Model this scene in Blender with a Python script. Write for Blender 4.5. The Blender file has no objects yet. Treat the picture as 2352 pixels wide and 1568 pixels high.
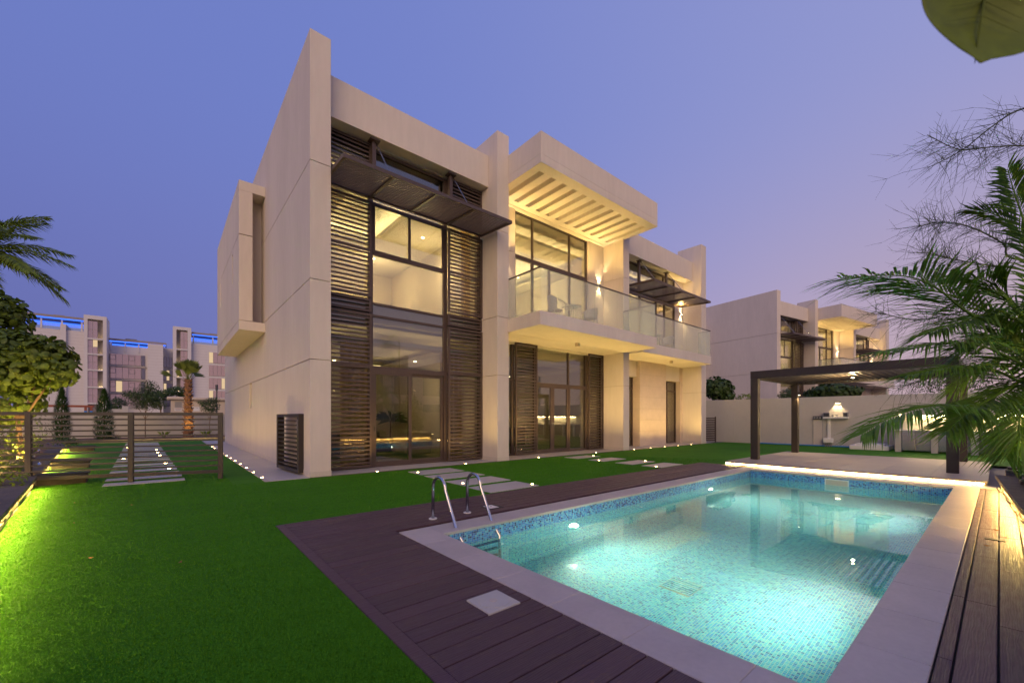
import bpy, math, random
import numpy as np
from mathutils import Vector, Matrix
random.seed(7); rng = np.random.default_rng(7)
R = math.radians
S = bpy.context.scene
COL = S.collection

# ------------------------------------------------------------------ camera
CAM_H = 1.35
HEAD = math.atan2(2295.0 - 1176.0, 943.0)            # angle between the view axis and +X
cam = bpy.data.cameras.new('camera'); camo = bpy.data.objects.new('camera', cam); COL.objects.link(camo)
camo.location = (0, 0, CAM_H)
camo.rotation_euler = (R(90), 0, HEAD - R(90))
cam.sensor_width = 36.0; cam.lens = 36.0 * 943.0 / 2352.0
cam.shift_y = (959.5 - 784.0) / 2352.0
cam.clip_start = 0.05; cam.clip_end = 3000
cam.dof.use_dof = True; cam.dof.focus_distance = 9.0; cam.dof.aperture_fstop = 2.6
S.camera = camo

# ------------------------------------------------------------------ world: dusk sky
W = bpy.data.worlds.new('World'); S.world = W; W.use_nodes = True
wn, wl = W.node_tree.nodes, W.node_tree.links
wn.clear()
def wnode(t, **k):
    n = wn.new(t)
    for a, b in k.items(): setattr(n, a, b)
    return n
w_out = wnode('ShaderNodeOutputWorld'); w_bg = wnode('ShaderNodeBackground')
w_bg.inputs['Strength'].default_value = 1.0
wl.new(w_bg.outputs[0], w_out.inputs[0])
w_tc = wnode('ShaderNodeTexCoord')
w_nrm = wnode('ShaderNodeVectorMath', operation='NORMALIZE'); wl.new(w_tc.outputs['Generated'], w_nrm.inputs[0])
w_sep = wnode('ShaderNodeSeparateXYZ'); wl.new(w_nrm.outputs[0], w_sep.inputs[0])
w_dot = wnode('ShaderNodeVectorMath', operation='DOT_PRODUCT'); wl.new(w_nrm.outputs[0], w_dot.inputs[0])
w_dot.inputs[1].default_value = (0.80, -0.60, 0.0)       # towards the afterglow
w_az = wnode('ShaderNodeMapRange'); wl.new(w_dot.outputs['Value'], w_az.inputs[0])
w_az.inputs[1].default_value = -1; w_az.inputs[2].default_value = 1
def wramp(src, stops):
    r = wnode('ShaderNodeValToRGB'); e = r.color_ramp.elements; r.color_ramp.interpolation = 'B_SPLINE'
    while len(e) < len(stops): e.new(0.5)
    for el, (p, c) in zip(e, stops): el.position = p; el.color = (*c, 1)
    wl.new(src, r.inputs[0]); return r
SKY_LOW = wramp(w_az.outputs[0], [(0.0, (.115, .130, .36)), (0.18, (.14, .152, .42)), (0.5, (.255, .245, .50)), (0.74, (.48, .372, .53)), (0.87, (.54, .39, .42)), (1.0, (.66, .43, .36))])
SKY_HIGH = wramp(w_az.outputs[0], [(0.0, (.15, .20, .54)), (0.25, (.155, .208, .56)), (0.55, (.185, .24, .60)), (0.9, (.34, .355, .64)), (1.0, (.38, .37, .64))])
w_el = wnode('ShaderNodeMapRange', interpolation_type='SMOOTHSTEP'); wl.new(w_sep.outputs['Z'], w_el.inputs[0])
w_el.inputs[1].default_value = -0.05; w_el.inputs[2].default_value = 0.62
w_mix = wnode('ShaderNodeMix', data_type='RGBA'); wl.new(w_el.outputs[0], w_mix.inputs[0])
wl.new(SKY_LOW.outputs[0], w_mix.inputs[6]); wl.new(SKY_HIGH.outputs[0], w_mix.inputs[7])
wl.new(w_mix.outputs[2], w_bg.inputs['Color'])

# ------------------------------------------------------------------ the afterglow: one broad, low, warm sun
sun = bpy.data.lights.new('sun', 'SUN'); suno = bpy.data.objects.new('sun', sun); COL.objects.link(suno)
sun.energy = 2.1; sun.angle = R(50); sun.color = (1.0, 0.68, 0.36)
_d = Vector((0.61, 0.735, -0.23))                          # direction the light travels
suno.rotation_euler = _d.to_track_quat('-Z', 'Y').to_euler()
suno.location = (0, -20, 12)

# ------------------------------------------------------------------ exposure / render
S.view_settings.view_transform = 'Standard'; S.view_settings.look = 'None'
S.view_settings.exposure = 0.0; S.view_settings.gamma = 1.0; S.view_settings.use_curve_mapping = False
S.render.engine = 'CYCLES'
C = S.cycles
C.use_denoising = True; C.max_bounces = 8; C.diffuse_bounces = 3; C.glossy_bounces = 3
C.transmission_bounces = 6; C.transparent_max_bounces = 16; C.volume_bounces = 0
C.sample_clamp_indirect = 40.0; C.sample_clamp_direct = 0.0; C.blur_glossy = 0.8
C.caustics_reflective = False; C.caustics_refractive = True
C.use_adaptive_sampling = True; C.adaptive_threshold = 0.02

# ================================================================== materials
def new_mat(name):
    m = bpy.data.materials.new(name); m.use_nodes = True
    nt = m.node_tree; nt.nodes.clear()
    out = nt.nodes.new('ShaderNodeOutputMaterial'); return m, nt, out
class G:
    """small node-graph helper"""
    def __init__(s, nt): s.nt = nt
    def n(s, t, ins=None, **k):
        nd = s.nt.nodes.new(t)
        for a, b in k.items(): setattr(nd, a, b)
        for a, b in (ins or {}).items(): s.set(nd.inputs[a], b)
        return nd
    def set(s, sock, v):
        if hasattr(v, 'is_output') or hasattr(v, 'links'): s.nt.links.new(v, sock)
        else: sock.default_value = v
    def math(s, op, a, b=None, c=None):
        nd = s.n('ShaderNodeMath', operation=op); s.set(nd.inputs[0], a)
        if b is not None: s.set(nd.inputs[1], b)
        if c is not None: s.set(nd.inputs[2], c)
        return nd.outputs[0]
    def pos(s, scale=(1, 1, 1)):
        g = s.n('ShaderNodeNewGeometry')
        return s.n('ShaderNodeVectorMath', {0: g.outputs['Position'], 1: scale}, operation='MULTIPLY').outputs[0]
    def noise(s, vec, scale, detail=4, rough=.55):
        return s.n('ShaderNodeTexNoise', {'Vector': vec, 'Scale': scale, 'Detail': detail, 'Roughness': rough}).outputs['Fac']
    def mix(s, f, a, b):
        nd = s.n('ShaderNodeMix', data_type='RGBA'); s.set(nd.inputs[0], f); s.set(nd.inputs[6], a); s.set(nd.inputs[7], b); return nd.outputs[2]
    def rng(s, v, a, b, c, d):
        return s.n('ShaderNodeMapRange', {0: v, 1: a, 2: b, 3: c, 4: d}).outputs[0]
    def bump(s, h, strength, dist=.01):
        return s.n('ShaderNodeBump', {'Height': h, 'Strength': strength, 'Distance': dist}).outputs[0]
def c4(c): return (c[0], c[1], c[2], 1)
def sc(c, k): return (c[0]*k, c[1]*k, c[2]*k, 1)

def surf(name, col, rough=.6, metal=0., var=.12, vscale=1.2, stretch=(1, 1, 1), bscale=60, bstr=.15, bdist=.004, spec=.5, rand=0., trans=0.):
    """noise-varied principled surface with fine bump; rand = brightness change from piece to piece"""
    m, nt, out = new_mat(name); g = G(nt)
    p = g.pos(stretch)
    a = g.noise(p, vscale, 5); b = g.noise(p, vscale * 9, 3)
    f = g.math('ADD', g.math('MULTIPLY', a, .65), g.math('MULTIPLY', b, .35))
    f = g.rng(f, .3, .7, 0, 1)
    colr = g.mix(f, sc(col, 1 - var), sc(col, 1 + var))
    if rand:
        oi = g.n('ShaderNodeObjectInfo').outputs['Random']
        hs = g.n('ShaderNodeHueSaturation', {'Color': colr, 'Value': g.rng(oi, 0, 1, 1 - rand, 1 + rand)}); colr = hs.outputs[0]
    bs = g.n('ShaderNodeBsdfPrincipled', {'Base Color': colr, 'Roughness': rough, 'Metallic': metal, 'Specular IOR Level': spec})
    if bstr: g.set(bs.inputs['Normal'], g.bump(g.noise(p, bscale, 4, .6), bstr, bdist))
    if trans:
        tr = g.n('ShaderNodeBsdfTranslucent', {'Color': colr})
        mx = g.n('ShaderNodeMixShader', {0: trans, 1: bs.outputs[0], 2: tr.outputs[0]}); nt.links.new(mx.outputs[0], out.inputs[0])
    else: nt.links.new(bs.outputs[0], out.inputs[0])
    return m
def emit(name, col, strength):
    m, nt, out = new_mat(name); g = G(nt)
    e = g.n('ShaderNodeEmission', {'Color': c4(col), 'Strength': strength}); nt.links.new(e.outputs[0], out.inputs[0]); return m
def glass(name, tint=(1, 1, 1), ior=1.55, rough=0.0, boost=1.0, milk=0.0):
    """thin architectural glass: see-through with Fresnel reflection"""
    m, nt, out = new_mat(name); g = G(nt)
    f0 = ((ior-1)/(ior+1))**2
    fc = g.n('ShaderNodeLayerWeight', {'Blend': .5}).outputs['Facing']
    fr = g.math('ADD', f0, g.math('MULTIPLY', 1-f0, g.math('POWER', fc, 4.0)))
    t = g.n('ShaderNodeBsdfTransparent', {'Color': c4(tint)}); gl = g.n('ShaderNodeBsdfGlossy', {'Roughness': rough, 'Color': (1, 1, 1, 1)})
    mx = g.n('ShaderNodeMixShader', {0: g.math('MULTIPLY', fr, boost), 1: t.outputs[0], 2: gl.outputs[0]})
    if milk:
        tl = g.n('ShaderNodeBsdfTranslucent', {'Color': (.85, .9, .85, 1)}); df = g.n('ShaderNodeBsdfDiffuse', {'Color': (.85, .9, .85, 1)})
        ms = g.n('ShaderNodeMixShader', {0: .5, 1: tl.outputs[0], 2: df.outputs[0]}); mx = g.n('ShaderNodeMixShader', {0: milk, 1: mx.outputs[0], 2: ms.outputs[0]})
    nt.links.new(mx.outputs[0], out.inputs[0]); return m
def mosaic(name, axes, palette, s=.026, grout=(.56, .58, .40), gw=.085):
    m, nt, out = new_mat(name); g = G(nt)
    sp = g.n('ShaderNodeSeparateXYZ', {0: g.pos((1/s, 1/s, 1/s))})
    a, b = sp.outputs[axes[0]], sp.outputs[axes[1]]
    cell = g.n('ShaderNodeCombineXYZ', {0: g.math('FLOOR', a), 1: g.math('FLOOR', b), 2: 3.7}).outputs[0]
    wnz = g.n('ShaderNodeTexWhiteNoise', {'Vector': cell}, noise_dimensions='3D').outputs[0]
    rp = g.n('ShaderNodeValToRGB', {0: wnz}); rp.color_ramp.interpolation = 'CONSTANT'
    el = rp.color_ramp.elements
    while len(el) < len(palette): el.new(.5)
    for e, (p, c) in zip(el, palette): e.position = p; e.color = c4(c)
    def edge(v):
        f = g.math('FRACT', v); return g.math('LESS_THAN', g.math('MINIMUM', f, g.math('SUBTRACT', 1.0, f)), gw)
    gm = g.math('MAXIMUM', edge(a), edge(b))
    colr = g.mix(gm, rp.outputs[0], c4(grout))
    bs = g.n('ShaderNodeBsdfPrincipled', {'Base Color': colr, 'Roughness': g.rng(gm, 0, 1, .18, .7)})
    g.set(bs.inputs['Normal'], g.bump(g.math('SUBTRACT', 1.0, gm), .35, .002))
    nt.links.new(bs.outputs[0], out.inputs[0]); return m

STUCCO = (.64, .565, .50)
M = {}
def build_materials():
    M['stucco'] = surf('stucco_render', STUCCO, .85, var=.085, vscale=.9, stretch=(1, 1, .20), bscale=110, bstr=.35, bdist=.006, spec=.25)
    M['stucco_white'] = surf('white_boundary_render', (.48, .45, .41), .88, var=.07, vscale=.7, bscale=90, bstr=.3, bdist=.005, spec=.2)
    M['plinth'] = surf('plinth_tile', (.56, .50, .44), .5, var=.06, bstr=.08)
    M['alu'] = surf('bronze_aluminium', (.088, .060, .050), .45, metal=.2, var=.06, vscale=3, bstr=.03, spec=.5)
    M['alu_shaded'] = surf('shaded_fence_aluminium', (.036, .027, .024), .5, metal=.1, var=.06, bstr=.03)  # same bronze as the louvres, backlit darkness put into the colour
    M['perg'] = surf('pergola_aluminium', (.066, .050, .037), .42, metal=.3, var=.06, bstr=.03)
    M['lime'] = surf('limestone_cladding', (.56, .45, .37), .6, var=.10, vscale=2.2, bscale=45, bstr=.12, rand=.04)
    M['paving'] = surf('porcelain_paving', (.46, .42, .39), .45, var=.05, vscale=2, bscale=160, bstr=.05, rand=.03)
    M['plat'] = surf('warm_platform_tile', (.34, .285, .235), .5, var=.08, vscale=1.5, bscale=140, bstr=.06, rand=.03)
    M['coping'] = surf('sandstone_coping', (.47, .40, .36), .55, var=.10, vscale=3, stretch=(1, 1, 1), bscale=120, bstr=.10, rand=.03)
    M['joint'] = surf('mortar', (.42, .34, .24), .9, var=.1)
    M['soil'] = surf('garden_soil', (.17, .095, .055), .95, var=.4, vscale=6, bscale=40, bstr=.8, bdist=.03)
    M['ground'] = surf('dusty_ground', (.18, .16, .14), .95, var=.2, vscale=.3, bstr=.2)
    M['rock'] = surf('stacked_ledge_stone', (.30, .25, .20), .85, var=.35, vscale=7, stretch=(1, 1, 3), bscale=30, bstr=.9, bdist=.02, rand=.25)
    M['slate'] = surf('dark_ledge_slab', (.12, .092, .07), .8, var=.3, vscale=4, bscale=40, bstr=.25, rand=.15)
    M['steel'] = surf('brushed_steel', (.58, .57, .55), .22, metal=1.0, var=.05, vscale=4, bstr=.02)
    M['steel_door'] = surf('stainless_door', (.42, .40, .37), .26, metal=1.0, var=.05, stretch=(1, 1, .2), bstr=.03)
    M['white'] = surf('white_plastic', (.72, .70, .66), .4, var=.04, bstr=0)
    M['hatch'] = surf('cream_hatch', (.50, .455, .40), .5, var=.06, bstr=0)
    M['dark_stone'] = surf('dark_bench_stone', (.045, .038, .032), .8, var=.3, bscale=40, bstr=.3)
    M['grey'] = surf('grey_enamel', (.26, .26, .27), .5, var=.06, bstr=0)
    M['darkgrey'] = surf('charcoal_plastic', (.05, .05, .055), .5, var=.1, bstr=0)
    M['black'] = surf('black_rubber', (.015, .015, .015), .6, var=.1, bstr=0)
    M['paint'] = surf('interior_paint', (.66, .58, .45), .8, var=.03, bstr=.03)
    M['ceil'] = surf('interior_ceiling', (.72, .66, .54), .8, var=.02, bstr=0)
    M['floor_in'] = surf('interior_floor', (.30, .25, .20), .35, var=.08, bstr=.02)
    M['curtain'] = surf('curtain_cloth', (.62, .46, .24), .9, var=.08, stretch=(1, 1, .1), bscale=200, bstr=.1, trans=.55)
    M['sofa'] = surf('sofa_fabric', (.09, .085, .08), .9, var=.15, bscale=200, bstr=.2)
    M['beige_cloth'] = surf('bed_linen', (.50, .42, .30), .9, var=.08)
    M['wood_in'] = surf('walnut_veneer', (.10, .05, .025), .45, var=.3, vscale=3, stretch=(1, 1, .15))
    M['wicker'] = surf('white_wicker', (.55, .50, .45), .7, var=.12, bscale=120, bstr=.5)
    M['bark'] = surf('bark', (.16, .10, .065), .95, var=.35, vscale=9, bscale=40, bstr=.8, bdist=.02)
    M['palm_bark'] = surf('palm_bark', (.23, .115, .06), .95, var=.4, vscale=14, bscale=50, bstr=.8, bdist=.02)
    M['timber_red'] = surf('red_timber', (.28, .07, .035), .6, var=.2, vscale=4)
    M['roofmetal'] = surf('roof_edge', (.26, .23, .25), .6, var=.05, bstr=0)
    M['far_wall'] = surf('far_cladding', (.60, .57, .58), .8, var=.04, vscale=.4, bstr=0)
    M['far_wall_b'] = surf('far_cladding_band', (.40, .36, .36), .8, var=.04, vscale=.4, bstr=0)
    M['far_glass'] = surf('far_window_glass', (.56, .42, .37), .08, metal=.75, var=.06, vscale=.25, bstr=0)
    M['far_glass_dark'] = surf('far_window_glass_dark', (.20, .19, .22), .08, metal=.7, var=.06, vscale=.25, bstr=0)
    M['cream'] = surf('cream_cladding', (.55, .46, .36), .85, var=.05, bstr=.05)
    M['blue'] = surf('blue_pipe', (.02, .20, .55), .4, var=.05, bstr=0)
    M['leaf_dry'] = surf('dry_leaf', (.34, .16, .05), .8, var=.3, bstr=0)
    # glass
    M['glass'] = glass('window_glass', (.70, .71, .68), 2.15, 0.0, 1.0)
    M['rail_glass'] = glass('railing_glass', (.93, .96, .90), 1.5, milk=.17)
    # leaves
    for n, c in dict(leaf_palm=(.10, .20, .016), leaf_fan=(.16, .20, .035), leaf_broad=(.10, .15, .014), leaf_shrub=(.045, .085, .016),
                     leaf_cyp=(.03, .075, .012), leaf_tree=(.05, .09, .025), leaf_twig=(.09, .11, .05), leaf_near=(.13, .18, .004), leaf_date=(.17, .24, .028)).items():
        M[n] = surf(n, c, .5, var=.4, vscale=3.5, bstr=0, spec=.4, trans=.25)
    # emitters
    WARM = (1.0, .70, .30)
    M['e_strip'] = emit('led_strip', (1.0, .70, .25), 60)
    M['e_strip_far'] = emit('far_border_led', (1.0, .72, .30), 9)
    M['e_strip_kit'] = emit('kitchen_led', (1.0, .74, .32), 170)
    M['e_strip_soft'] = emit('led_strip_soft', (1.0, .66, .18), 270)
    M['e_dot'] = emit('inground_lens', (1.0, .62, .24), 60)
    M['e_lamp'] = emit('lamp_lens', (1.0, .78, .45), 30)
    M['e_cove'] = emit('cove_led', (1.0, .78, .40), 26)
    M['e_cove_low'] = emit('cove_led_dim', (1.0, .74, .34), 9)
    M['e_cove_up'] = emit('cove_led_bedroom', (1.0, .80, .42), 70)
    M['e_pool'] = emit('pool_lens', (1.0, .93, .66), 90)
    M['e_blue'] = emit('blue_led', (.05, .17, 1.0), 1.7)
    M['e_room'] = emit('far_lit_room', (1.0, .72, .42), .75)
    M['e_bulb'] = emit('chandelier_bulb', (1.0, .72, .32), 16)
    M['e_far'] = emit('far_uplight', (1.0, .70, .28), 9.0)
    # mosaics
    lt = [(0, (.075, .45, .56)), (.28, (.13, .55, .60)), (.5, (.07, .36, .62)), (.68, (.27, .60, .54)), (.82, (.04, .20, .44)), (.93, (.04, .12, .28))]
    dk = [(0, (.06, .28, .58)), (.25, (.09, .38, .66)), (.45, (.06, .20, .58)), (.62, (.16, .50, .64)), (.78, (.02, .045, .15)), (.88, (.03, .09, .32))]
    M['mos_floor'] = mosaic('pool_mosaic_floor', (0, 1), lt)
    M['mos_x'] = mosaic('pool_mosaic_long', (0, 2), lt)
    M['mos_y'] = mosaic('pool_mosaic_short', (1, 2), lt)
    M['band_x'] = mosaic('waterline_mosaic_long', (0, 2), dk, grout=(.40, .46, .50), gw=.06)
    M['band_y'] = mosaic('waterline_mosaic_short', (1, 2), dk, grout=(.40, .46, .50), gw=.06)
    # turf
    m, nt, out = new_mat('artificial_turf'); g = G(nt); p = g.pos()
    big = g.noise(p, .55, 4); fine = g.noise(p, 60, 5, .7); strk = g.noise(g.pos((.5, 4.5, 1)), 1.2, 4)
    f = g.math('ADD', g.math('ADD', g.math('MULTIPLY', big, .3), g.math('MULTIPLY', fine, .45)), g.math('MULTIPLY', strk, .25))
    colr = g.mix(g.rng(f, .34, .66, 0, 1), (.024, .112, .002, 1), (.064, .228, .006, 1))
    bs = g.n('ShaderNodeBsdfPrincipled', {'Base Color': colr, 'Roughness': .85, 'Specular IOR Level': .15})
    h = g.math('ADD', g.math('MULTIPLY', fine, .5), g.math('MULTIPLY', strk, 1.0))
    g.set(bs.inputs['Normal'], g.bump(h, .30, .02)); nt.links.new(bs.outputs[0], out.inputs[0]); M['turf'] = m
    m, nt, out = new_mat('turf_blade'); g = G(nt)
    f = g.noise(g.pos(), 90, 3); colr = g.mix(g.rng(f, .3, .7, 0, 1), (.035, .150, .003, 1), (.082, .265, .008, 1))
    bs = g.n('ShaderNodeBsdfPrincipled', {'Base Color': colr, 'Roughness': .7, 'Specular IOR Level': .2}); nt.links.new(bs.outputs[0], out.inputs[0]); M['blade'] = m
    # composite decking with wavy embossed grain
    m, nt, out = new_mat('composite_decking'); g = G(nt)
    oi = g.n('ShaderNodeObjectInfo').outputs['Random']
    off = g.n('ShaderNodeCombineXYZ', {0: g.math('MULTIPLY', oi, 40.), 1: 0., 2: g.math('MULTIPLY', oi, 13.)}).outputs[0]
    p = g.n('ShaderNodeVectorMath', {0: g.pos((1.1, 9, 1)), 1: off}, operation='ADD').outputs[0]
    wv = g.n('ShaderNodeTexWave', {'Vector': p, 'Scale': 2.6, 'Distortion': 9., 'Detail': 3., 'Detail Scale': 1.4}, bands_direction='Y').outputs['Fac']
    nz = g.noise(g.pos((1, 6, 1)), 6, 5)
    colr = g.mix(g.math('ADD', g.math('MULTIPLY', wv, .35), g.math('MULTIPLY', nz, .65)), (.060, .030, .036, 1), (.108, .056, .064, 1))
    hs = g.n('ShaderNodeHueSaturation', {'Color': colr, 'Value': g.rng(oi, 0, 1, .86, 1.14)}).outputs[0]
    bs = g.n('ShaderNodeBsdfPrincipled', {'Base Color': hs, 'Roughness': g.rng(nz, .3, .7, .42, .62), 'Specular IOR Level': .45})
    g.set(bs.inputs['Normal'], g.bump(wv, .4, .003)); nt.links.new(bs.outputs[0], out.inputs[0]); M['deck'] = m
    # water: refracting surface with faintly milky body
    m, nt, out = new_mat('pool_water'); g = G(nt)
    gl = g.n('ShaderNodeBsdfGlass', {'IOR': 1.33, 'Roughness': 0.0, 'Color': (1, 1, 1, 1)})
    g.set(gl.inputs['Normal'], g.bump(g.noise(g.pos(), 1.6, 2), .05, .02))
    nt.links.new(gl.outputs[0], out.inputs['Surface'])
    va = g.n('ShaderNodeVolumeAbsorption', {'Color': (.12, .90, 1.0, 1), 'Density': .22})
    vs = g.n('ShaderNodeVolumeScatter', {'Color': (.75, .97, 1.0, 1), 'Density': .10, 'Anisotropy': .1})
    ad = g.n('ShaderNodeAddShader', {0: va.outputs[0], 1: vs.outputs[0]}); nt.links.new(ad.outputs[0], out.inputs['Volume']); M['water'] = m
build_materials()

# ================================================================== mesh helpers
class MB:
    def __init__(s): s.v = []; s.f = []
    def add(s, vs, fs):
        o = len(s.v); s.v.extend(vs); s.f.extend([tuple(i + o for i in f) for f in fs]); return s
    def box(s, x0, x1, y0, y1, z0, z1, b=0.0):
        if b <= 0:
            return s.add([(x0,y0,z0),(x1,y0,z0),(x1,y1,z0),(x0,y1,z0),(x0,y0,z1),(x1,y0,z1),(x1,y1,z1),(x0,y1,z1)],
                         [(0,3,2,1),(4,5,6,7),(0,1,5,4),(1,2,6,5),(2,3,7,6),(3,0,4,7)])
        b = min(b, (x1-x0)*.45, (y1-y0)*.45, (z1-z0)*.45)
        vs = []; idx = {}
        X, Y, Z = (x0, x1), (y0, y1), (z0, z1)
        for i in (0, 1):
            for j in (0, 1):
                for k in (0, 1):
                    sx, sy, sz = (1, -1)[i]*b, (1, -1)[j]*b, (1, -1)[k]*b
                    for a in range(3):
                        idx[i,j,k,a] = len(vs)
                        vs.append((X[i] + (0 if a == 0 else sx), Y[j] + (0 if a == 1 else sy), Z[k] + (0 if a == 2 else sz)))
        fs = []
        q = [(0,0),(1,0),(1,1),(0,1)]
        for i in (0, 1):
            f = [idx[i,a,c,0] for a, c in q]; fs.append(f if i else f[::-1])
            f = [idx[a,i,c,1] for a, c in q]; fs.append(f[::-1] if i else f)
            f = [idx[a,c,i,2] for a, c in q]; fs.append(f if i else f[::-1])
        for j in (0, 1):
            for k in (0, 1):
                f = [idx[0,j,k,1], idx[1,j,k,1], idx[1,j,k,2], idx[0,j,k,2]]; fs.append(f if (j == k) == (j == 1) else f[::-1]) if False else fs.append(f)
                fs.append([idx[j,0,k,0], idx[j,1,k,0], idx[j,1,k,2], idx[j,0,k,2]])
                fs.append([idx[j,k,0,0], idx[j,k,1,0], idx[j,k,1,1], idx[j,k,0,1]])
                for i in (0, 1): fs.append([idx[i,j,k,0], idx[i,j,k,1], idx[i,j,k,2]])
        # remove the duplicate corner triangles, then add
        seen = set(); out = []
        for f in fs:
            key = tuple(sorted(f))
            if key not in seen: seen.add(key); out.append(tuple(f))
        return s.add(vs, out)
    def tube(s, pts, rad, n=8, cap=True):
        pts = [Vector(p) for p in pts]; m = len(pts)
        rad = [rad] * m if not hasattr(rad, '__len__') else rad
        ring = []; ref = None
        for i, p in enumerate(pts):
            t = (pts[min(i+1, m-1)] - pts[max(i-1, 0)]).normalized()
            if ref is None:
                ref = t.orthogonal().normalized()
            ref = (ref - t * ref.dot(t)); ref = ref.normalized() if ref.length > 1e-6 else t.orthogonal().normalized()
            w = t.cross(ref)
            ring.append([tuple(p + (ref * math.cos(2*math.pi*k/n) + w * math.sin(2*math.pi*k/n)) * rad[i]) for k in range(n)])
        vs = [v for r in ring for v in r]; fs = []
        for i in range(m - 1):
            for k in range(n):
                a, b = i*n + k, i*n + (k+1) % n; fs.append((a, b, b+n, a+n))
        if cap: fs.append(tuple(range(n))[::-1]); fs.append(tuple((m-1)*n + k for k in range(n)))
        return s.add(vs, fs)
    def disc(s, c, r, n=14, h=.01):
        return s.tube([c, (c[0], c[1], c[2] + h)], r, n)
    def prism(s, poly, z0, z1):
        n = len(poly)
        return s.add([(x, y, z0) for x, y in poly] + [(x, y, z1) for x, y in poly],
                     [tuple(range(n))[::-1], tuple(range(n, 2*n))] + [(i, (i+1) % n, n + (i+1) % n, n + i) for i in range(n)])
    def mesh(s, name, mat, smooth=False):
        me = bpy.data.meshes.new(name); me.from_pydata(s.v, [], s.f); me.materials.append(M[mat] if isinstance(mat, str) else mat)
        me.validate()
        import bmesh
        bm = bmesh.new(); bm.from_mesh(me); bmesh.ops.recalc_face_normals(bm, faces=bm.faces); bm.to_mesh(me); bm.free()
        if smooth: me.polygons.foreach_set('use_smooth', [True] * len(me.polygons))
        return me
    def build(s, name, mat, parent=None, loc=None, smooth=False):
        return link(name, s.mesh(name, mat, smooth), parent, loc)
def link(name, me, parent=None, loc=None, rz=0):
    o = bpy.data.objects.new(name, me); COL.objects.link(o)
    if parent is not None: o.parent = parent
    if loc is not None: o.location = loc
    if rz: o.rotation_euler.z = rz
    return o
def tag(o, label=None, cat=None, group=None, kind=None):
    if label: o['label'] = label
    if cat: o['category'] = cat
    if group: o['group'] = group
    if kind: o['kind'] = kind
    return o
def empty(name, loc=(0, 0, 0), rz=0, **k):
    o = bpy.data.objects.new(name, None); COL.objects.link(o); o.location = loc; o.rotation_euler.z = rz; o.empty_display_size = .2
    return tag(o, **k)
_pc = {}
def piece(name, size, loc, mat, parent, b=0.0, rz=0):
    """box of this size centred at loc; alike boxes share one mesh"""
    key = (name, tuple(round(c, 4) for c in size), mat, b)
    if key not in _pc:
        x, y, z = (c / 2 for c in size); _pc[key] = MB().box(-x, x, -y, y, -z, z, b).mesh(name, mat)
    return link(name, _pc[key], parent, loc, rz)
def bx(name, x0, x1, y0, y1, z0, z1, mat, parent=None, b=0.0):
    return piece(name, (x1-x0, y1-y0, z1-z0), ((x0+x1)/2, (y0+y1)/2, (z0+z1)/2), mat, parent, b)
def copy_tree(o, parent=None):
    c = o.copy(); COL.objects.link(c)
    if parent is not None: c.parent = parent
    for ch in o.children: copy_tree(ch, c)
    return c
def spot(name, loc, direction, energy, col, angle, parent=None, size=.03, blend=.5):
    l = bpy.data.lights.new(name, 'SPOT'); l.energy = energy; l.color = col; l.spot_size = R(angle); l.spot_blend = blend; l.shadow_soft_size = size
    o = bpy.data.objects.new(name, l); COL.objects.link(o); o.location = loc
    o.rotation_euler = Vector(direction).to_track_quat('-Z', 'Y').to_euler()
    if parent is not None: o.parent = parent
    return o
def point(name, loc, energy, col, parent=None, size=.1):
    l = bpy.data.lights.new(name, 'POINT'); l.energy = energy; l.color = col; l.shadow_soft_size = size
    o = bpy.data.objects.new(name, l); COL.objects.link(o); o.location = loc
    if parent is not None: o.parent = parent
    return o
YEL = (1.0, .66, .19); WRM = (1.0, .74, .38)

# ================================================================== ground, lawn, deck, pool
PX0, PX1, PY0, PY1 = 2.45, 11.70, .55, 4.20         # pool inner faces
PZ = -1.36; WATER = -.19
def sheet(name, rects, z, mat, **k):
    m = MB()
    for x0, x1, y0, y1 in rects: m.add([(x0,y0,z),(x1,y0,z),(x1,y1,z),(x0,y1,z)], [(0,1,2,3)])
    return tag(m.build(name, mat), **k)
sheet('ground', [(-1500, PX0-.3, -1500, 1500), (PX1+.3, 1500, -1500, 1500), (PX0-.3, PX1+.3, -1500, PY0-.3), (PX0-.3, PX1+.3, PY1+.3, 1500)], -.07, 'ground', kind='structure')
def left_edge(y): return -.75 - .1 * y                # slanted plot edge on the garden side
lawn = MB()
ys = [-4, 0, 4, 8, 12, 16, 20, 24, 27, 31]
for a, b in zip(ys, ys[1:]):
    lawn.add([(left_edge(a), a, 0), (1.045, a, 0), (1.045, b, 0), (left_edge(b), b, 0)], [(0, 1, 2, 3)])
for x0, x1, y0, y1 in [(1.045, 24, 5.85, 9.985), (1.045, 1.60, 9.985, 31), (12.45, 24, 5.16, 5.85), (17.92, 24, -1.2, 5.16), (1.6, 2.4, 27.6, 31)]:
    lawn.add([(x0,y0,0),(x1,y0,0),(x1,y1,0),(x0,y1,0)], [(0,1,2,3)])
tag(lawn.build('lawn', 'turf'), kind='structure')

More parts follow.
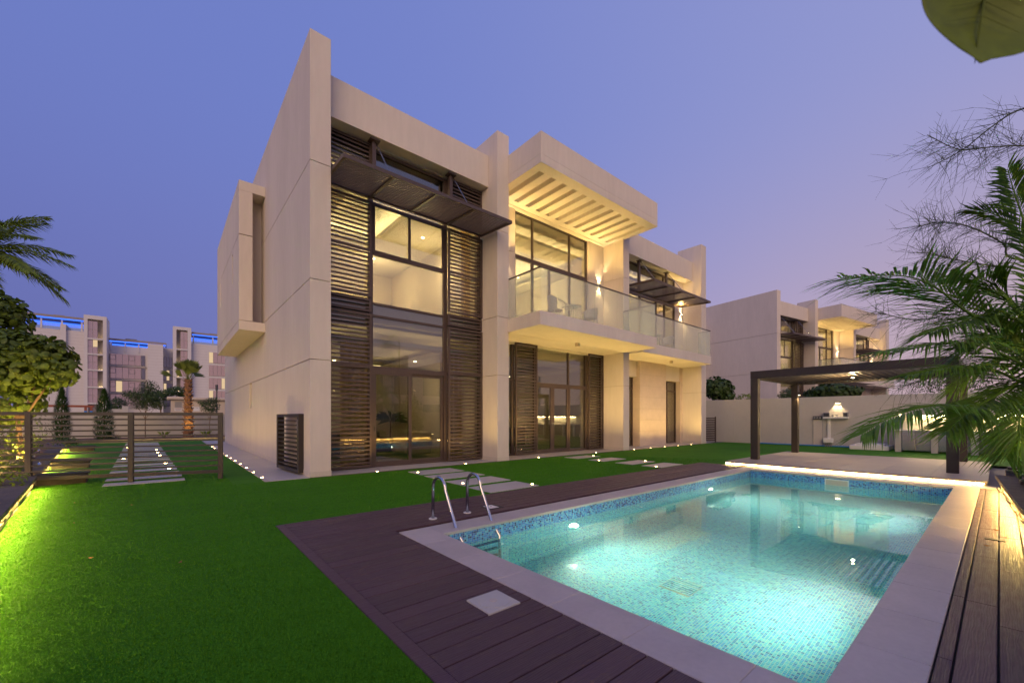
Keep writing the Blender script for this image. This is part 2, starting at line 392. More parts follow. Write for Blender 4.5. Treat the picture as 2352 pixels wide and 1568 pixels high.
deck = empty('deck', kind='structure')
sheet('deck_bed', [(1.06, 2.10, -3, 5.84), (2.10, 12.44, 4.566, 5.84), (2.1, 12.3, -1.6, .235)], -.034, 'black').parent = deck
def plank(x0, x1, y0, y1): bx('plank', x0, x1, y0 + .005, y1 - .005, -.028, random.uniform(-.0015, .0015), 'deck', deck, .003)
yy = 5.80; k = 0
while yy > -2.6:
    y1 = yy; y0 = yy - .161
    if y0 >= 4.55:
        cuts = [1.145] + [2.9 + 2.2*i + (k % 2)*1.1 for i in range(5) if 2.9 + 2.2*i + (k % 2)*1.1 < 12.2] + [12.44]
        for a, b in zip(cuts, cuts[1:]): plank(a, b - .002, y0, y1)
    else: plank(1.145, 2.098, y0, y1)
    yy = y0; k += 1
bx('edge_board', 1.05, 1.142, -2.7, 5.84, -.06, .004, 'deck', deck, .004)
bx('edge_board', 1.145, 12.44, 5.803, 5.845, -.06, .004, 'deck', deck, .004)
rows = [.232, .163, .003, -.157, -.317, -.477, -.637, -.797, -.957]
for k, (y1, y0) in enumerate(zip(rows, rows[1:])):
    x = 2.10 - .9 * (k % 2) + .25*k; cut = [2.102]
    while x < 11.9:
        x += 1.55 if k else 1.25
        if 2.4 < x < 11.8: cut.append(x)
    cut.append(12.28)
    for a, b in zip(cut, cut[1:]): plank(a, b - .003, y0, y1)

pool = empty('swimming_pool', (0, 0, 0), kind='structure')
bx('pool_floor', PX0-.25, PX1+.25, PY0-.25, PY1+.25, PZ-.1, PZ, 'mos_floor', pool)
def pool_wall(x0, x1, y0, y1, mm, mb):
    bx('pool_wall', x0, x1, y0, y1, PZ, -.215, mm, pool); bx('waterline_band', x0, x1, y0, y1, -.212, -.034, mb, pool)
pool_wall(PX0-.25, PX1+.25, PY1, PY1+.25, 'mos_x', 'band_x'); pool_wall(PX0-.25, PX1+.25, PY0-.25, PY0, 'mos_x', 'band_x')
pool_wall(PX0-.25, PX0, PY0, PY1, 'mos_y', 'band_y'); pool_wall(PX1, PX1+.25, PY0, PY1, 'mos_y', 'band_y')
# rounded cove where the walls meet the floor
cv = MB()
for (xa, ya, xb, yb, nx, ny) in ((PX0, PY1, PX1, PY1, 0, -1), (PX1, PY0, PX1, PY1, -1, 0), (PX0, PY0, PX0, PY1, 1, 0), (PX0, PY0, PX1, PY0, 0, 1)):
    pr = [(.10*(1-math.sin(t)), .10*(1-math.cos(t))) for t in np.linspace(0, math.pi/2, 6)]
    for (d0, h0), (d1, h1) in zip(pr, pr[1:]):
        cv.add([(xa+nx*d0, ya+ny*d0, PZ+h0+.001), (xb+nx*d0, yb+ny*d0, PZ+h0+.001), (xb+nx*d1, yb+ny*d1, PZ+h1+.001), (xa+nx*d1, ya+ny*d1, PZ+h1+.001)], [(0,1,2,3)])
cv.build('floor_cove', 'mos_floor', pool, smooth=True)
cop = empty('pool_coping', kind='structure')
def slab_row(name, par, mat, x0, x1, y0, y1, n, axis, z0, z1, gap=.004, b=.004):
    for i in range(n):
        if axis == 'x': a = x0 + (x1-x0)*i/n; c = x0 + (x1-x0)*(i+1)/n; bx(name, a+gap/2, c-gap/2, y0, y1, z0, z1, mat, par, b)
        else: a = y0 + (y1-y0)*i/n; c = y0 + (y1-y0)*(i+1)/n; bx(name, x0, x1, a+gap/2, c-gap/2, z0, z1, mat, par, b)
slab_row('coping_slab', cop, 'coping', 2.10, PX0+.02, .235, 4.566, 7, 'y', -.032, .004, .002)
slab_row('coping_slab', cop, 'coping', PX0+.022, 12.39, PY1-.02, 4.564, 13, 'x', -.032, .004, .002)
slab_row('coping_slab', cop, 'coping', PX0+.022, PX1-.022, .237, PY0+.02, 13, 'x', -.032, .004, .003)
slab_row('coping_slab', cop, 'coping', PX1-.02, PX1+.30, .237, PY1-.022, 12, 'y', -.032, .004, .003)
slab_row('paving_tile', cop, 'paving', PX1+.303, 12.44, .03, PY1-.022, 13, 'y', -.032, .003, .006)
# water body
tag(MB().box(PX0-.01, PX1+.01, PY0-.01, PY1+.01, PZ-.01, WATER).build('pool_water', 'water'), kind='structure')
# fittings
def pool_light(x, y, ny):
    r = empty('pool_light', (x, y, -.52), label='round underwater light glowing in the mosaic pool wall', cat='pool light', group='underwater pool lights')
    MB().tube([(0, -ny*.005, 0), (0, ny*.018, 0)], .085, 20).build('bezel', 'steel', r)
    MB().tube([(0, ny*.018, 0), (0, ny*.024, 0)], .078, 20).build('lens', 'e_pool', r)
    spot('beam', (0, ny*.05, 0), (0, ny, -.10), 300, (1.0, .95, .70), 150, r, .05, .9)
for x in (4.74, 9.37): pool_light(x, PY1, -1); pool_light(x, PY0, 1)
def drain(x, y, lab):
    r = empty('main_drain', (x, y, PZ), label=lab, cat='drain')
    m = MB()
    for i in range(7): m.box(-.16 + i*.047, -.16 + i*.047 + .032, -.17, .17, .006, .018)
    m.build('grate', 'mos_floor', r); MB().box(-.18, .18, -.18, .18, 0.002, .006).build('plate', 'joint', r)
drain(4.63, 2.41, 'square white drain grate on the mosaic pool floor close to the ladder end')
drain(9.15, 2.41, 'square white drain grate on the mosaic pool floor close to the pergola end')
r = empty('skimmer', (PX1, 2.39, -.13), label='rectangular skimmer mouth in the tiled pool wall below the light strip', cat='skimmer')
f = MB(); f.box(-.012, 0, -.22, .22, .055, .075); f.box(-.012, 0, -.22, .22, -.085, -.065); f.box(-.012, 0, -.22, -.20, -.065, .055); f.box(-.012, 0, .20, .22, -.065, .055); f.build('frame', 'white', r)
bx('flap', -.006, -.002, -.20, .20, -.065, .055, 'cream', r)
for x in (3.35, 6.6):
    r = empty('water_inlet', (x, PY1, -.52), label='small round water inlet in the mosaic pool wall', cat='inlet', group='pool water inlets')
    MB().tube([(0, 0, 0), (0, -.02, 0)], .035, 14).build('ring', 'white', r)
# ladder
lad = empty('pool_ladder', (2.62, 4.5, 0), label='polished steel pool ladder with two curved handrails', cat='ladder')
def rail_pts(x):
    p = [(x, .38, .0), (x, .38, .42)]
    for t in np.linspace(0, math.pi, 10)[1:-1]:
        p.append((x, .38 - .16*(1 - math.cos(t)), .42 + .155*math.sin(t)))
    p += [(x, .06, .42), (x, -.20, -.02), (x, -.365, -.12) if False else (x, -.36, -.16), (x, -.37, -.95)]
    return p
for i, x in enumerate((.11, .66)):
    h = MB().tube(rail_pts(x), .021, 12).build('handrail', 'steel', lad, smooth=True)
    MB().tube([(x, .38, .001), (x, .38, .014)], .055, 18).build('flange', 'white', lad)
for z in (-.28, -.53, -.78):
    m = MB().box(.13, .64, -.41, -.33, z-.012, z+.012, .006); t = m.build('tread', 'steel', lad)
    g_ = MB()
    for i in range(9): g_.box(.16 + i*.052, .16 + i*.052 + .03, -.40, -.34, z+.0125, z+.016)
    g_.build('grip', 'black', t)
# hatches
r = empty('skimmer_hatch', (1.835, 2.39, 0), label='square cream access hatch with round lid in the deck boards', cat='hatch')
MB().box(-.142, .142, -.142, .142, -.03, .012, .004).build('frame', 'hatch', r)
MB().tube([(0, 0, .012), (0, 0, .016)], .118, 40).build('lid', 'hatch', r)
MB().tube([(0, 0, .016), (0, 0, .019)], .028, 24).build('finger_hole_cap', 'cream', r)
r = empty('junction_hatch', (3.79, 4.97, 0), label='small white hatch set in a dark slot of the deck beside the ladder', cat='hatch')
MB().box(-.13, .13, -.125, .125, -.02, .0035).build('frame', 'black', r); MB().box(-.10, .06, -.10, .10, .0035, .008, .002).build('lid', 'white', r); MB().disc((-.02, 0, .008), .012, 12, .003).build('screw', 'darkgrey', r)
r = empty('deck_drain', (7.04, .03, 0), label='narrow dark slot drain across the deck boards beside the coping', cat='drain')
MB().box(-.05, .05, -.075, .075, -.01, .0045).build('frame', 'black', r)

# apron paving round the house
apr = empty('apron', kind='structure')
slab_row('paving_slab', apr, 'paving', 1.70, 2.478, 9.99, 30.0, 24, 'y', -.04, .014, .004)
bx('edge_strip', 1.60, 1.697, 9.99, 30.0, -.04, .010, 'coping', apr)
slab_row('paving_slab', apr, 'paving', 2.482, 23.0, 10.07, 11.6, 24, 'x', -.04, .014, .004)
bx('edge_strip', 2.482, 23.0, 9.99, 10.066, -.04, .010, 'slate', apr)

# stepping stones
st = empty('stepping_path', kind='structure')
for (x0, x1, ybs) in ((4.62, 5.83, (8.80, 7.86, 6.84, 5.90)), (10.40, 11.62, (8.98, 7.90, 6.82, 5.90))):
    for k, y0 in enumerate(ybs):
        d = -.05*k
        bx('stepping_stone', x0 + d, x1 + d, y0, y0 + (.72 if x0 < 6 else .60), -.03, .012, 'paving', st, .004)
st2 = empty('stepping_path', kind='structure')
y = 11.35
while y < 30.2:
    x = -.33 - .036*(y - 11.5)
    bx('stepping_stone', x - .64, x + .64, y, y + .42, -.03, .012, 'paving', st2, .004); y += .86

# platform under the pergola
plat = empty('pergola_platform', kind='structure')
slab_row('platform_tile', plat, 'plat', 12.46, 17.9, .14, 5.15, 6, 'y', .055, .10, .003)
bx('platform_core', 12.56, 17.88, .16, 5.13, -.05, .055, 'joint', plat)
bx('light_strip', 12.485, 12.505, .20, 5.14, .024, .046, 'e_strip', plat)
bx('strip_channel', 12.505, 12.558, .18, 5.145, .006, .054, 'coping', plat)

# ================================================================== the villa
GR = [2.68, 4.50, 7.17]
def wall_panels(par, x0, x1, y0, y1, ztop, mat='stucco', core=(.02, .02), z0=0.0, grooves=None):
    """a wall of stacked panels with recessed joints between them"""
    f = empty('wall'); f.parent = par
    zs = [z0] + [z for z in (grooves or GR) if z0 + .3 < z < ztop - .3] + [ztop]
    for i, (a, b) in enumerate(zip(zs, zs[1:])):
        bx('wall_panel', x0, x1, y0, y1, a + (.007 if i else 0), b - (.007 if b != ztop else 0), mat, f, .006)
    bx('wall_core', x0 + core[0], x1 - core[0], y0 + core[1], y1 - core[1], z0, ztop - .02, 'joint', f)
    return f
def louvre(par, x0, x1, y, z0, z1, detail, pitch=.11, bar=None, fw=.06, dep=.055):
    p = empty('louvre_panel'); p.parent = par
    fr = MB(); fr.box(x0, x0+fw, y-dep/2, y+dep/2, z0, z1); fr.box(x1-fw, x1, y-dep/2, y+dep/2, z0, z1)
    fr.box(x0+fw, x1-fw, y-dep/2, y+dep/2, z0, z0+fw); fr.box(x0+fw, x1-fw, y-dep/2, y+dep/2, z1-fw, z1)
    if bar: fr.box(x0+fw, x1-fw, y-dep/2, y+dep/2, bar-.03, bar+.03)
    fr.build('frame', 'alu', p)
    n = max(1, int((z1 - z0 - 2*fw) / pitch)); pt = (z1 - z0 - 2*fw) / n
    sl = MB()
    for i in range(n):
        z = z0 + fw + (i + .5)*pt
        if bar and abs(z - bar) < .055: continue
        h = min(.026, pt*.27)
        if detail: bx_sh('slat', x0+fw, x1-fw, y, z, h, p)
        else: sl.box(x0+fw, x1-fw, y-.024, y+.024, z-h, z+h)
    if not detail: sl.build('slats', 'alu', p)['kind'] = 'stuff'
    return p
def bx_sh(name, x0, x1, y, z, h, par):
    key = (name, round(x1-x0, 3), round(h, 4))
    if key not in _pc:
        w = (x1-x0)/2
        # a tilted lens-shaped blade
        h2 = h*.86; pr = [(-.016, -h2), (.016, -h2*.8), (.018, h2*.9), (-.014, h2)]
        m = MB(); k = len(pr)
        m.add([(-w, a, b) for a, b in pr] + [(w, a, b) for a, b in pr], [tuple(range(k)), tuple(range(k, 2*k))[::-1]] + [(i, (i+1) % k, k+(i+1) % k, k+i) for i in range(k)])
        _pc[key] = m.mesh(name, 'alu')
    return link(name, _pc[key], par, ((x0+x1)/2, y, z))
def pane(par, x0, x1, y, z0, z1, mat='glass'):
    return bx('pane', x0, x1, y-.006, y+.006, z0, z1, mat, par)
def window(par, x0, x1, y, z0, z1, fw=.055, dep=.09, mx=(), mz=(), name='window', panes=True):
    """framed window with mullions; every light of glass its own pane"""
    w = empty(name); w.parent = par
    fr = MB(); ya, yb = y-dep/2, y+dep/2
    fr.box(x0, x0+fw, ya, yb, z0, z1); fr.box(x1-fw, x1, ya, yb, z0, z1)
    fr.box(x0+fw, x1-fw, ya, yb, z0, z0+fw); fr.box(x0+fw, x1-fw, ya, yb, z1-fw, z1)
    for m in mx: fr.box(m-fw/2, m+fw/2, ya+.004, yb-.004, z0+fw, z1-fw)
    xs = [x0+fw] + [c for m in mx for c in (m-fw/2, m+fw/2)] + [x1-fw]
    zs = [z0+fw] + [c for m in mz for c in (m-fw/2, m+fw/2)] + [z1-fw]
    for i in range(0, len(xs), 2):
        for m in mz: fr.box(xs[i], xs[i+1], ya+.004, yb-.004, m-fw/2, m+fw/2)
        if panes:
            for j in range(0, len(zs), 2): pane(w, xs[i]-.004, xs[i+1]+.004, y, zs[j]-.004, zs[j+1]+.004)
    fr.build('frame', 'alu', w); return w
def awning(par, x0, x1, y0, y1, z0, z1, ribs, posts, detail, ztop):
    """louvred sunshade on brackets: y0/z0 outer edge, y1/z1 inner edge"""
    a = empty('awning'); a.parent = par
    def zz(y): return z0 + (z1-z0)*(y-y0)/(y1-y0)
    fr = MB(); t = .045
    def beam(xa, xb, ya, yb):
        m = MB(); fr.add([(xa,ya,zz(ya)-t),(xb,ya,zz(ya)-t),(xb,yb,zz(yb)-t),(xa,yb,zz(yb)-t),(xa,ya,zz(ya)+t),(xb,ya,zz(ya)+t),(xb,yb,zz(yb)+t),(xa,yb,zz(yb)+t)],
                         [(0,3,2,1),(4,5,6,7),(0,1,5,4),(1,2,6,5),(2,3,7,6),(3,0,4,7)])
    beam(x0, x1, y0, y0+.07); beam(x0, x1, y1-.07, y1)
    xs = [x0] + list(ribs) + [x1-.06]
    for x in xs: beam(x, x+.06, y0+.07, y1-.07)
    fr.build('frame', 'alu', a)
    n = 16; sl = MB()
    for i in range(n):
        y = y0 + .07 + (y1-y0-.14)*(i+.5)/n; z = zz(y)
        for xa, xb in zip(xs, xs[1:]):
            if detail: piece('slat', (xb-xa-.06, .042, .018), ((xa+.06+xb)/2, y, z), 'alu', a)
            else: sl.box(xa+.06, xb, y-.025, y+.025, z-.009, z+.009)
    if not detail: sl.build('slats', 'alu', a)['kind'] = 'stuff'
    for x in posts:
        bx('hanger_post', x-.05, x+.05, y1-.12, y1-.02, z1, ztop, 'alu', a)
        bx('bracket_plate', x-.13, x+.13, y1-.22, y1+.02, ztop-.03, ztop, 'alu', a)
        MB().tube([(x+.03, y1-.14, ztop-.05), (x+.12, y0+.45, zz(y0+.45)+.04)], .012, 6).build('tie_rod', 'steel', a)
    return a
def railing(par, pts, z0, z1, n_front, detail):
    """glass balustrade through plan points"""
    rl = empty('glass_railing'); rl.parent = par
    cap = MB()
    for (xa, ya), (xb, yb) in zip(pts, pts[1:]):
        L = math.hypot(xb-xa, yb-ya); n = max(1, round(L/1.21)); ux, uy = (xb-xa)/L, (yb-ya)/L
        for i in range(n):
            a, b = i*L/n + .006, (i+1)*L/n - .006; cx, cy = xa+ux*(a+b)/2, ya+uy*(a+b)/2
            piece('pane', (b-a, .016, z1-z0-.02), (cx, cy, (z0+z1)/2-.01), 'rail_glass', rl, 0, math.atan2(uy, ux))
    q = MB()
    for (xa, ya), (xb, yb) in zip(pts, pts[1:]):
        if abs(xb-xa) > abs(yb-ya): q.box(min(xa, xb)-.02, max(xa, xb)+.02, ya-.02, ya+.02, z1-.02, z1+.015)
        else: q.box(xa-.02, xa+.02, min(ya, yb)+.02, max(ya, yb)-.02, z1-.02, z1+.0145)
    q.build('handrail', 'alu', rl); return rl

def villa(loc, rz, detail, label):
    V = empty('villa', loc, rz, label=label, cat='house')
    # --- side wall with projecting bay
    A = empty('side_wall'); A.parent = V
    B = .006
    Lw = 17.5
    for i, (a, b) in enumerate(((0, 2.68), (2.68, 4.5), (4.5, 7.17), (7.17, 10.13))):
        za, zb = a + (.007 if i else 0), b - (.007 if i < 3 else 0)
        if i == 0:
            bx('wall_panel', 0, .45, 0, 8.20, za, zb, 'stucco', A, B); bx('wall_panel', 0, .45, 8.80, Lw, za, zb, 'stucco', A, B)
            bx('wall_panel', 0, .45, 8.20, 8.80, za, 1.73, 'stucco', A)
        else: bx('wall_panel', 0, .45, 0, Lw, za, zb, 'stucco', A, B)
    bx('wall_core', .16, .43, .02, Lw-.02, 0, 10.1, 'joint', A)
    bx('slit_pane', .15, .158, 8.22, 8.78, 1.75, 2.66, 'glass', A)
    bx('plinth', -.008, .458, -.008, Lw+.01, .014, .13, 'plinth', A)
    Bay = empty('side_bay'); Bay.parent = V
    x0, x1, xi, y0, y1 = -.72, -.001, -.35, 5.47, 12.6
    bx('bay_slab', x0, x1, y0, y1, 4.15, 4.44, 'stucco', Bay, B); bx('bay_slab', x0, x1, y0, y1, 8.57, 8.88, 'stucco', Bay, B)
    bx('bay_core', x0+.14, x1, 6.15, y1-.02, 4.44, 8.57, 'stucco', Bay)
    for a, b in ((4.452, 7.159), (7.181, 8.569)):
        for p, q in ((y0, 7.06), (7.26, 11.1), (11.3, y1)): bx('wall_panel', x0, x0+.139 if p != y0 else xi, p, q if p != y0 else 6.149, a, b, 'stucco', Bay, B)
        bx('wall_panel', x0, x0+.139, 6.15, 7.06, a, b, 'stucco', Bay)
    for yc, za, zb in ((7.16, 5.97, 7.0), (11.2, 6.03, 7.04)):
        bx('wall_panel', x0, x0+.139, yc-.099, yc+.099, 4.452, za, 'stucco', Bay); bx('wall_panel', x0, x0+.139, yc-.099, yc+.099, zb, 8.569, 'stucco', Bay)
        bx('slit_pane', x0+.128, x0+.136, yc-.09, yc+.09, za, zb, 'glass', Bay)
    # --- fins of the front
    for (xa, xb, ya, yb, zt) in ((5.36, 5.82, 0, 1.24, 10.25), (11.96, 12.38, 0, 1.2, 9.62), (18.85, 19.38, 0, 1.3, 10.40)):
        f = wall_panels(V, xa, xb, ya, yb, zt); bx('plinth', xa-.008, xb+.008, ya-.008, yb, .014, .13, 'plinth', f)
    f = wall_panels(V, 18.95, 19.33, 1.3, Lw, 9.75)
    bx('wall', .45, 18.95, Lw-.25, Lw, 0, 9.5, 'stucco', V)
    # --- parapets and roof
    bx('parapet', .452, 5.358, .47, .87, 8.68, 9.68, 'stucco', V, B)
    bx('parapet', 12.382, 18.848, .47, .87, 8.58, 9.58, 'stucco', V, B)
    bx('roof', .452, 18.94, .872, Lw-.26, 8.70, 9.05, 'stucco', V)
    bx('soffit_panel', .454, 5.356, .872, 1.30, 8.66, 8.698, 'stucco', V); bx('soffit_panel', 12.384, 18.846, .872, 1.30, 8.60, 8.698, 'stucco', V)
    # --- canopy with slots in its soffit
    cn = empty('canopy'); cn.parent = V
    cx0, cx1, cy0, cy1, cz0, cz1 = 5.78, 12.03, -1.5, .995, 8.72, 9.63
    ss = [6.16 + .498*i for i in range(12)]; sw = .10; sy0, sy1 = -1.14, .62
    m = MB(); m.box(cx0, cx1, cy0, 0-.002, 8.97, cz1, .006); m.build('canopy_top', 'stucco', cn)
    bx('canopy_top', 5.823, 11.955, 0, cy1, 8.97, cz1, 'stucco', cn)
    bx('canopy_edge', cx0, cx1, cy0, sy0, cz0, 8.969, 'stucco', cn, B)
    bx('canopy_edge', 5.823, 11.955, sy1, cy1, cz0, 8.969, 'stucco', cn)
    xs = [cx0] + [c for s_ in ss for c in (s_-sw, s_+sw)] + [cx1]
    for i in range(0, len(xs), 2):
        e0 = i == 0; e1 = i == len(xs)-2
        bx('canopy_rib', xs[i], xs[i+1], sy0+.001, -.002, cz0+.0005, 8.969, 'stucco', cn)
        bx('canopy_rib', 5.823 if e0 else xs[i], 11.955 if e1 else xs[i+1], 0, sy1-.001, cz0+.0005, 8.969, 'stucco', cn)
    # --- balconies
    bx('balcony_slab', 5.75, 11.98, -1.5, -.003, 4.04, 4.45, 'stucco', V, B); bx('balcony_slab', 5.823, 11.957, -.001, 1.06, 4.04, 4.448, 'stucco', V)
    bx('balcony_slab', 12.384, 18.52, -.66, -.003, 4.04, 4.45, 'stucco', V, B); bx('balcony_slab', 12.384, 18.846, -.001, 1.06, 4.04, 4.448, 'stucco', V)
    railing(V, [(5.80, -.01), (5.80, -1.46), (11.93, -1.46), (11.93, -.01)], 4.45, 5.72, 5, detail)
    railing(V, [(12.42, -.62), (18.47, -.62), (18.47, -.01)], 4.45, 5.72, 5, detail)
    # --- bay 1 glazing
    yg = .96; yl = .80
    window(V, .452, 1.74, yg, .02, 8.62, mz=(2.70, 4.13, 4.47, 7.16)); window(V, 4.06, 5.358, yg, .02, 8.62, mz=(2.70, 4.13, 4.47, 7.16))
    window(V, 1.741, 4.059, yg, 2.70, 8.62, mz=(4.12, 4.45, 5.80, 7.17), fw=.06)
    dr = empty('sliding_door'); dr.parent = V
    fr = MB(); fr.box(1.742, 1.80, yg-.06, yg+.06, .016, 2.698); fr.box(4.0, 4.058, yg-.06, yg+.06, .016, 2.698); fr.box(1.80, 4.0, yg-.06, yg+.06, 2.62, 2.698); fr.box(1.80, 4.0, yg-.06, yg+.06, .016, .05); fr.build('frame', 'alu', dr)
    for (xa, xb, yy_) in ((1.80, 2.93, yg-.03), (2.85, 4.0, yg+.03)):
        q = MB(); t = .085
        q.box(xa, xa+t, yy_-.022, yy_+.022, .05, 2.62); q.box(xb-t, xb, yy_-.022, yy_+.022, .05, 2.62); q.box(xa+t, xb-t, yy_-.022, yy_+.022, .05, .16); q.box(xa+t, xb-t, yy_-.022, yy_+.022, 2.54, 2.62)
        q.build('sash', 'alu', dr); pane(dr, xa+t-.005, xb-t+.005, yy_, .155, 2.545)
    bx('handle', 1.825, 1.85, yg-.062, yg-.053, 1.0, 1.12, 'black', dr)
    sh = empty('sash_pair'); sh.parent = V
    q = MB(); t = .055
    for xa, xb in ((1.80, 2.88), (2.86, 4.0)):
        yo = yg-.05 if xa < 2 else yg-.02
        q.box(xa, xa+t, yo-.015, yo+.015, 5.83, 7.14); q.box(xb-t, xb, yo-.015, yo+.015, 5.83, 7.14); q.box(xa+t, xb-t, yo-.015, yo+.015, 5.83, 5.89); q.box(xa+t, xb-t, yo-.015, yo+.015, 7.08, 7.14)
    q.build('sash', 'alu', sh)
    bx('spandrel_panel', .5, 5.31, yg+.03, yg+.10, 4.14, 4.44, 'stucco_white', V)
    for xa, xb in ((.454, 1.72), (4.08, 5.354)):
        louvre(V, xa, xb, yl, .05, 4.12, detail, bar=2.70); louvre(V, xa, xb, yl+.03, 4.17, 4.52, detail, pitch=.085)
        louvre(V, xa, xb, yl, 4.57, 7.10, detail, bar=5.81); louvre(V, xa, xb, yl+.03, 7.26, 8.64, detail)
    awning(V, .47, 5.28, -.80, .74, 7.08, 7.20, (1.62, 2.78, 3.95), (1.72, 4.08), detail, 8.66)
    # --- bay 2 ground
    yg = 1.16; yl = 1.02
    window(V, 5.824, 6.93, yg, .02, 4.03, mz=(2.70,)); window(V, 6.931, 8.02, yg, .02, 4.03, mz=(2.70,))
    window(V, 8.021, 10.98, yg, 2.60, 4.03, mx=(9.86,), fw=.07)
    window(V, 9.87, 10.98, yg, .02, 2.598, fw=.07); window(V, 10.981, 11.955, yg, .02, 4.03, mz=(2.70,))
    dd = empty('double_door'); dd.parent = V
    for xa, xb in ((8.03, 8.945), (8.95, 9.865)):
        q = MB(); t = .10
        q.box(xa, xa+t, yg-.03, yg+.03, .02, 2.598); q.box(xb-t, xb, yg-.03, yg+.03, .02, 2.598); q.box(xa+t, xb-t, yg-.03, yg+.03, .02, .16); q.box(xa+t, xb-t, yg-.03, yg+.03, 2.50, 2.598)
        q.build('leaf', 'alu', dd); pane(dd, xa+t-.005, xb-t+.005, yg, .155, 2.505)
        hx = xb-.05 if xa < 8.5 else xa+.05
        bx('handle', hx-.012, hx+.012, yg-.06, yg-.031, 1.0, 1.14, 'steel', dd)
    louvre(V, 6.96, 8.02, yl, .04, 4.03, detail, bar=2.70); louvre(V, 10.98, 11.953, yl, .04, 4.03, detail, bar=2.70)
    # --- bay 2 upper
    yw = 1.0
    wall_panels(V, 5.824, 6.94, yw, yw+.24, 8.719, z0=4.45, grooves=[7.17]); wall_panels(V, 10.94, 11.955, yw, yw+.24, 8.719, z0=4.45, grooves=[7.17])
    window(V, 6.941, 10.939, yw+.12, 7.12, 8.715, mx=(7.86, 9.88)); window(V, 6.941, 10.939, yw+.12, 4.46, 7.119, mx=(7.86, 8.74, 9.88), fw=.08)
    # --- bay 3 upper
    window(V, 13.6, 18.0, yw+.05, 7.2, 8.58, mx=(14.78, 16.9)); window(V, 13.6, 18.0, yw+.05, 4.46, 7.199, mx=(14.78, 16.2, 17.0), fw=.07)
    bx('wall', 12.384, 13.6, yw, yw+.24, 4.45, 8.598, 'stucco', V); wall_panels(V, 18.001, 18.846, yw, yw+.24, 8.598, z0=4.45, grooves=[7.17])
    awning(V, 13.0, 18.15, -.80, .78, 7.08, 7.16, (14.2, 15.45, 16.7), (14.2, 16.6), detail, 8.60)
    # --- bay 3 ground: limestone piers, tall windows
    zz = [.014, .72, 1.26, 1.80, 2.34, 2.88, 3.42, 4.038]
    for xa, xb, ya in ((14.55, 16.90, .88), (18.60, 18.846, 1.02)):
        pr = empty('stone_pier'); pr.parent = V
        for i, (a, b) in enumerate(zip(zz, zz[1:])):
            bx('stone_block', xa, xb, ya, ya+.40, a + (.004 if i else 0), b-.004, 'lime', pr, .004)
        bx('pier_core', xa+.006, xb-.006, ya+.008, ya+.39, .014, 4.03, 'joint', pr)
    bx('lintel', 12.382, 14.549, 1.06, 1.40, 3.29, 4.038, 'stucco', V); bx('lintel', 16.902, 18.598, 1.06, 1.40, 3.29, 4.038, 'stucco', V)
    window(V, 12.39, 14.54, 1.30, .02, 3.285, mx=(13.6,), mz=(2.76,), fw=.06); window(V, 16.91, 18.59, 1.30, .02, 3.285, mx=(17.7,), mz=(2.76,), fw=.06)
    # --- inside: slabs, partitions, ceilings
    bx('floor_slab', .452, 18.948, 1.25, Lw-.26, .0, .03, 'floor_in', V)
    bx('storey_slab', .452, 18.948, 1.07, Lw-.26, 3.96, 4.447, 'ceil', V)
    bx('partition', 5.45, 5.75, 1.25, 8.0, .03, 3.95, 'paint', V); bx('partition', 12.0, 12.3, 1.25, 8.0, .03, 3.95, 'paint', V)
    bx('partition', 5.45, 5.75, 1.25, 8.0, 4.45, 8.69, 'paint', V); bx('partition', 12.0, 12.3, 1.25, 8.0, 4.45, 8.69, 'paint', V)
    bx('partition', .452, 18.94, 8.0, 8.2, .03, 3.95, 'paint', V); bx('partition', .452, 18.94, 8.0, 8.2, 4.45, 8.69, 'paint', V)
    bx('partition', .452, .50, 1.1, 7.99, .03, 8.6, 'paint', V)
    def tray(x0, x1, y0, y1, z, ztop, w=.9, em='e_cove', op=None):
        t = empty('tray_ceiling'); t.parent = V
        a, b, c_, d_ = op or (x0+w, x1-w, y0+w*.6, y1-w); o = .12
        q = MB(); q.box(x0, x1, y0, c_, z, z+.12); q.box(x0, x1, d_, y1, z, z+.12); q.box(x0, a, c_, d_, z, z+.12); q.box(b, x1, c_, d_, z, z+.12); q.build('bulkhead', 'ceil', t)
        bx('ceiling_panel', x0, x1, y0, y1, ztop, ztop+.03, 'ceil', t)
        e = MB()
        e.box(a-o, b+o, c_-o, c_-o+.03, z+.125, z+.14); e.box(a-o, b+o, d_+o-.03, d_+o, z+.125, z+.14)
        e.box(a-o, a-o+.03, c_-o+.03, d_+o-.03, z+.125, z+.14); e.box(b+o-.03, b+o, c_-o+.03, d_+o-.03, z+.125, z+.14); e.build('cove_light', em, t)
        return t
    tray(.5, 5.44, 1.12, 7.99, 7.75, 8.2, op=(1.5, 3.3, 1.9, 5.0), em='e_cove_up'); tray(5.76, 11.99, 1.3, 7.99, 7.95, 8.35); tray(12.31, 18.9, 1.3, 7.99, 7.95, 8.35)
    tray(.5, 5.44, 1.3, 7.99, 3.45, 3.90, em='e_cove_low'); tray(5.76, 11.99, 1.45, 7.99, 3.45, 3.90, em='white')
    def room_lamp(x, y, z, e):
        o = empty('downlight', (x, y, z)); o.parent = V
        MB().tube([(0, 0, -.012), (0, 0, -.001)], .055, 14).build('lens', 'e_lamp', o); point('downlight_glow', (0, 0, -1.1), e, (1.0, .74, .36), o, .035)
    k = 1.0 if detail else .8
    room_lamp(3.9, 6.2, 7.75, 150*k); room_lamp(4.5, 3.2, 7.75, 110*k); room_lamp(7.6, 4.6, 7.95, 300*k); room_lamp(10.2, 4.6, 7.95, 300*k); room_lamp(15.5, 4.8, 7.95, 330*k)
    room_lamp(2.2, 5.6, 3.45, 34*k); room_lamp(4.6, 4.0, 3.45, 16*k); room_lamp(10.9, 6.0, 3.45, 14*k); room_lamp(15.2, 5.5, 3.9, 6*k)
    return V
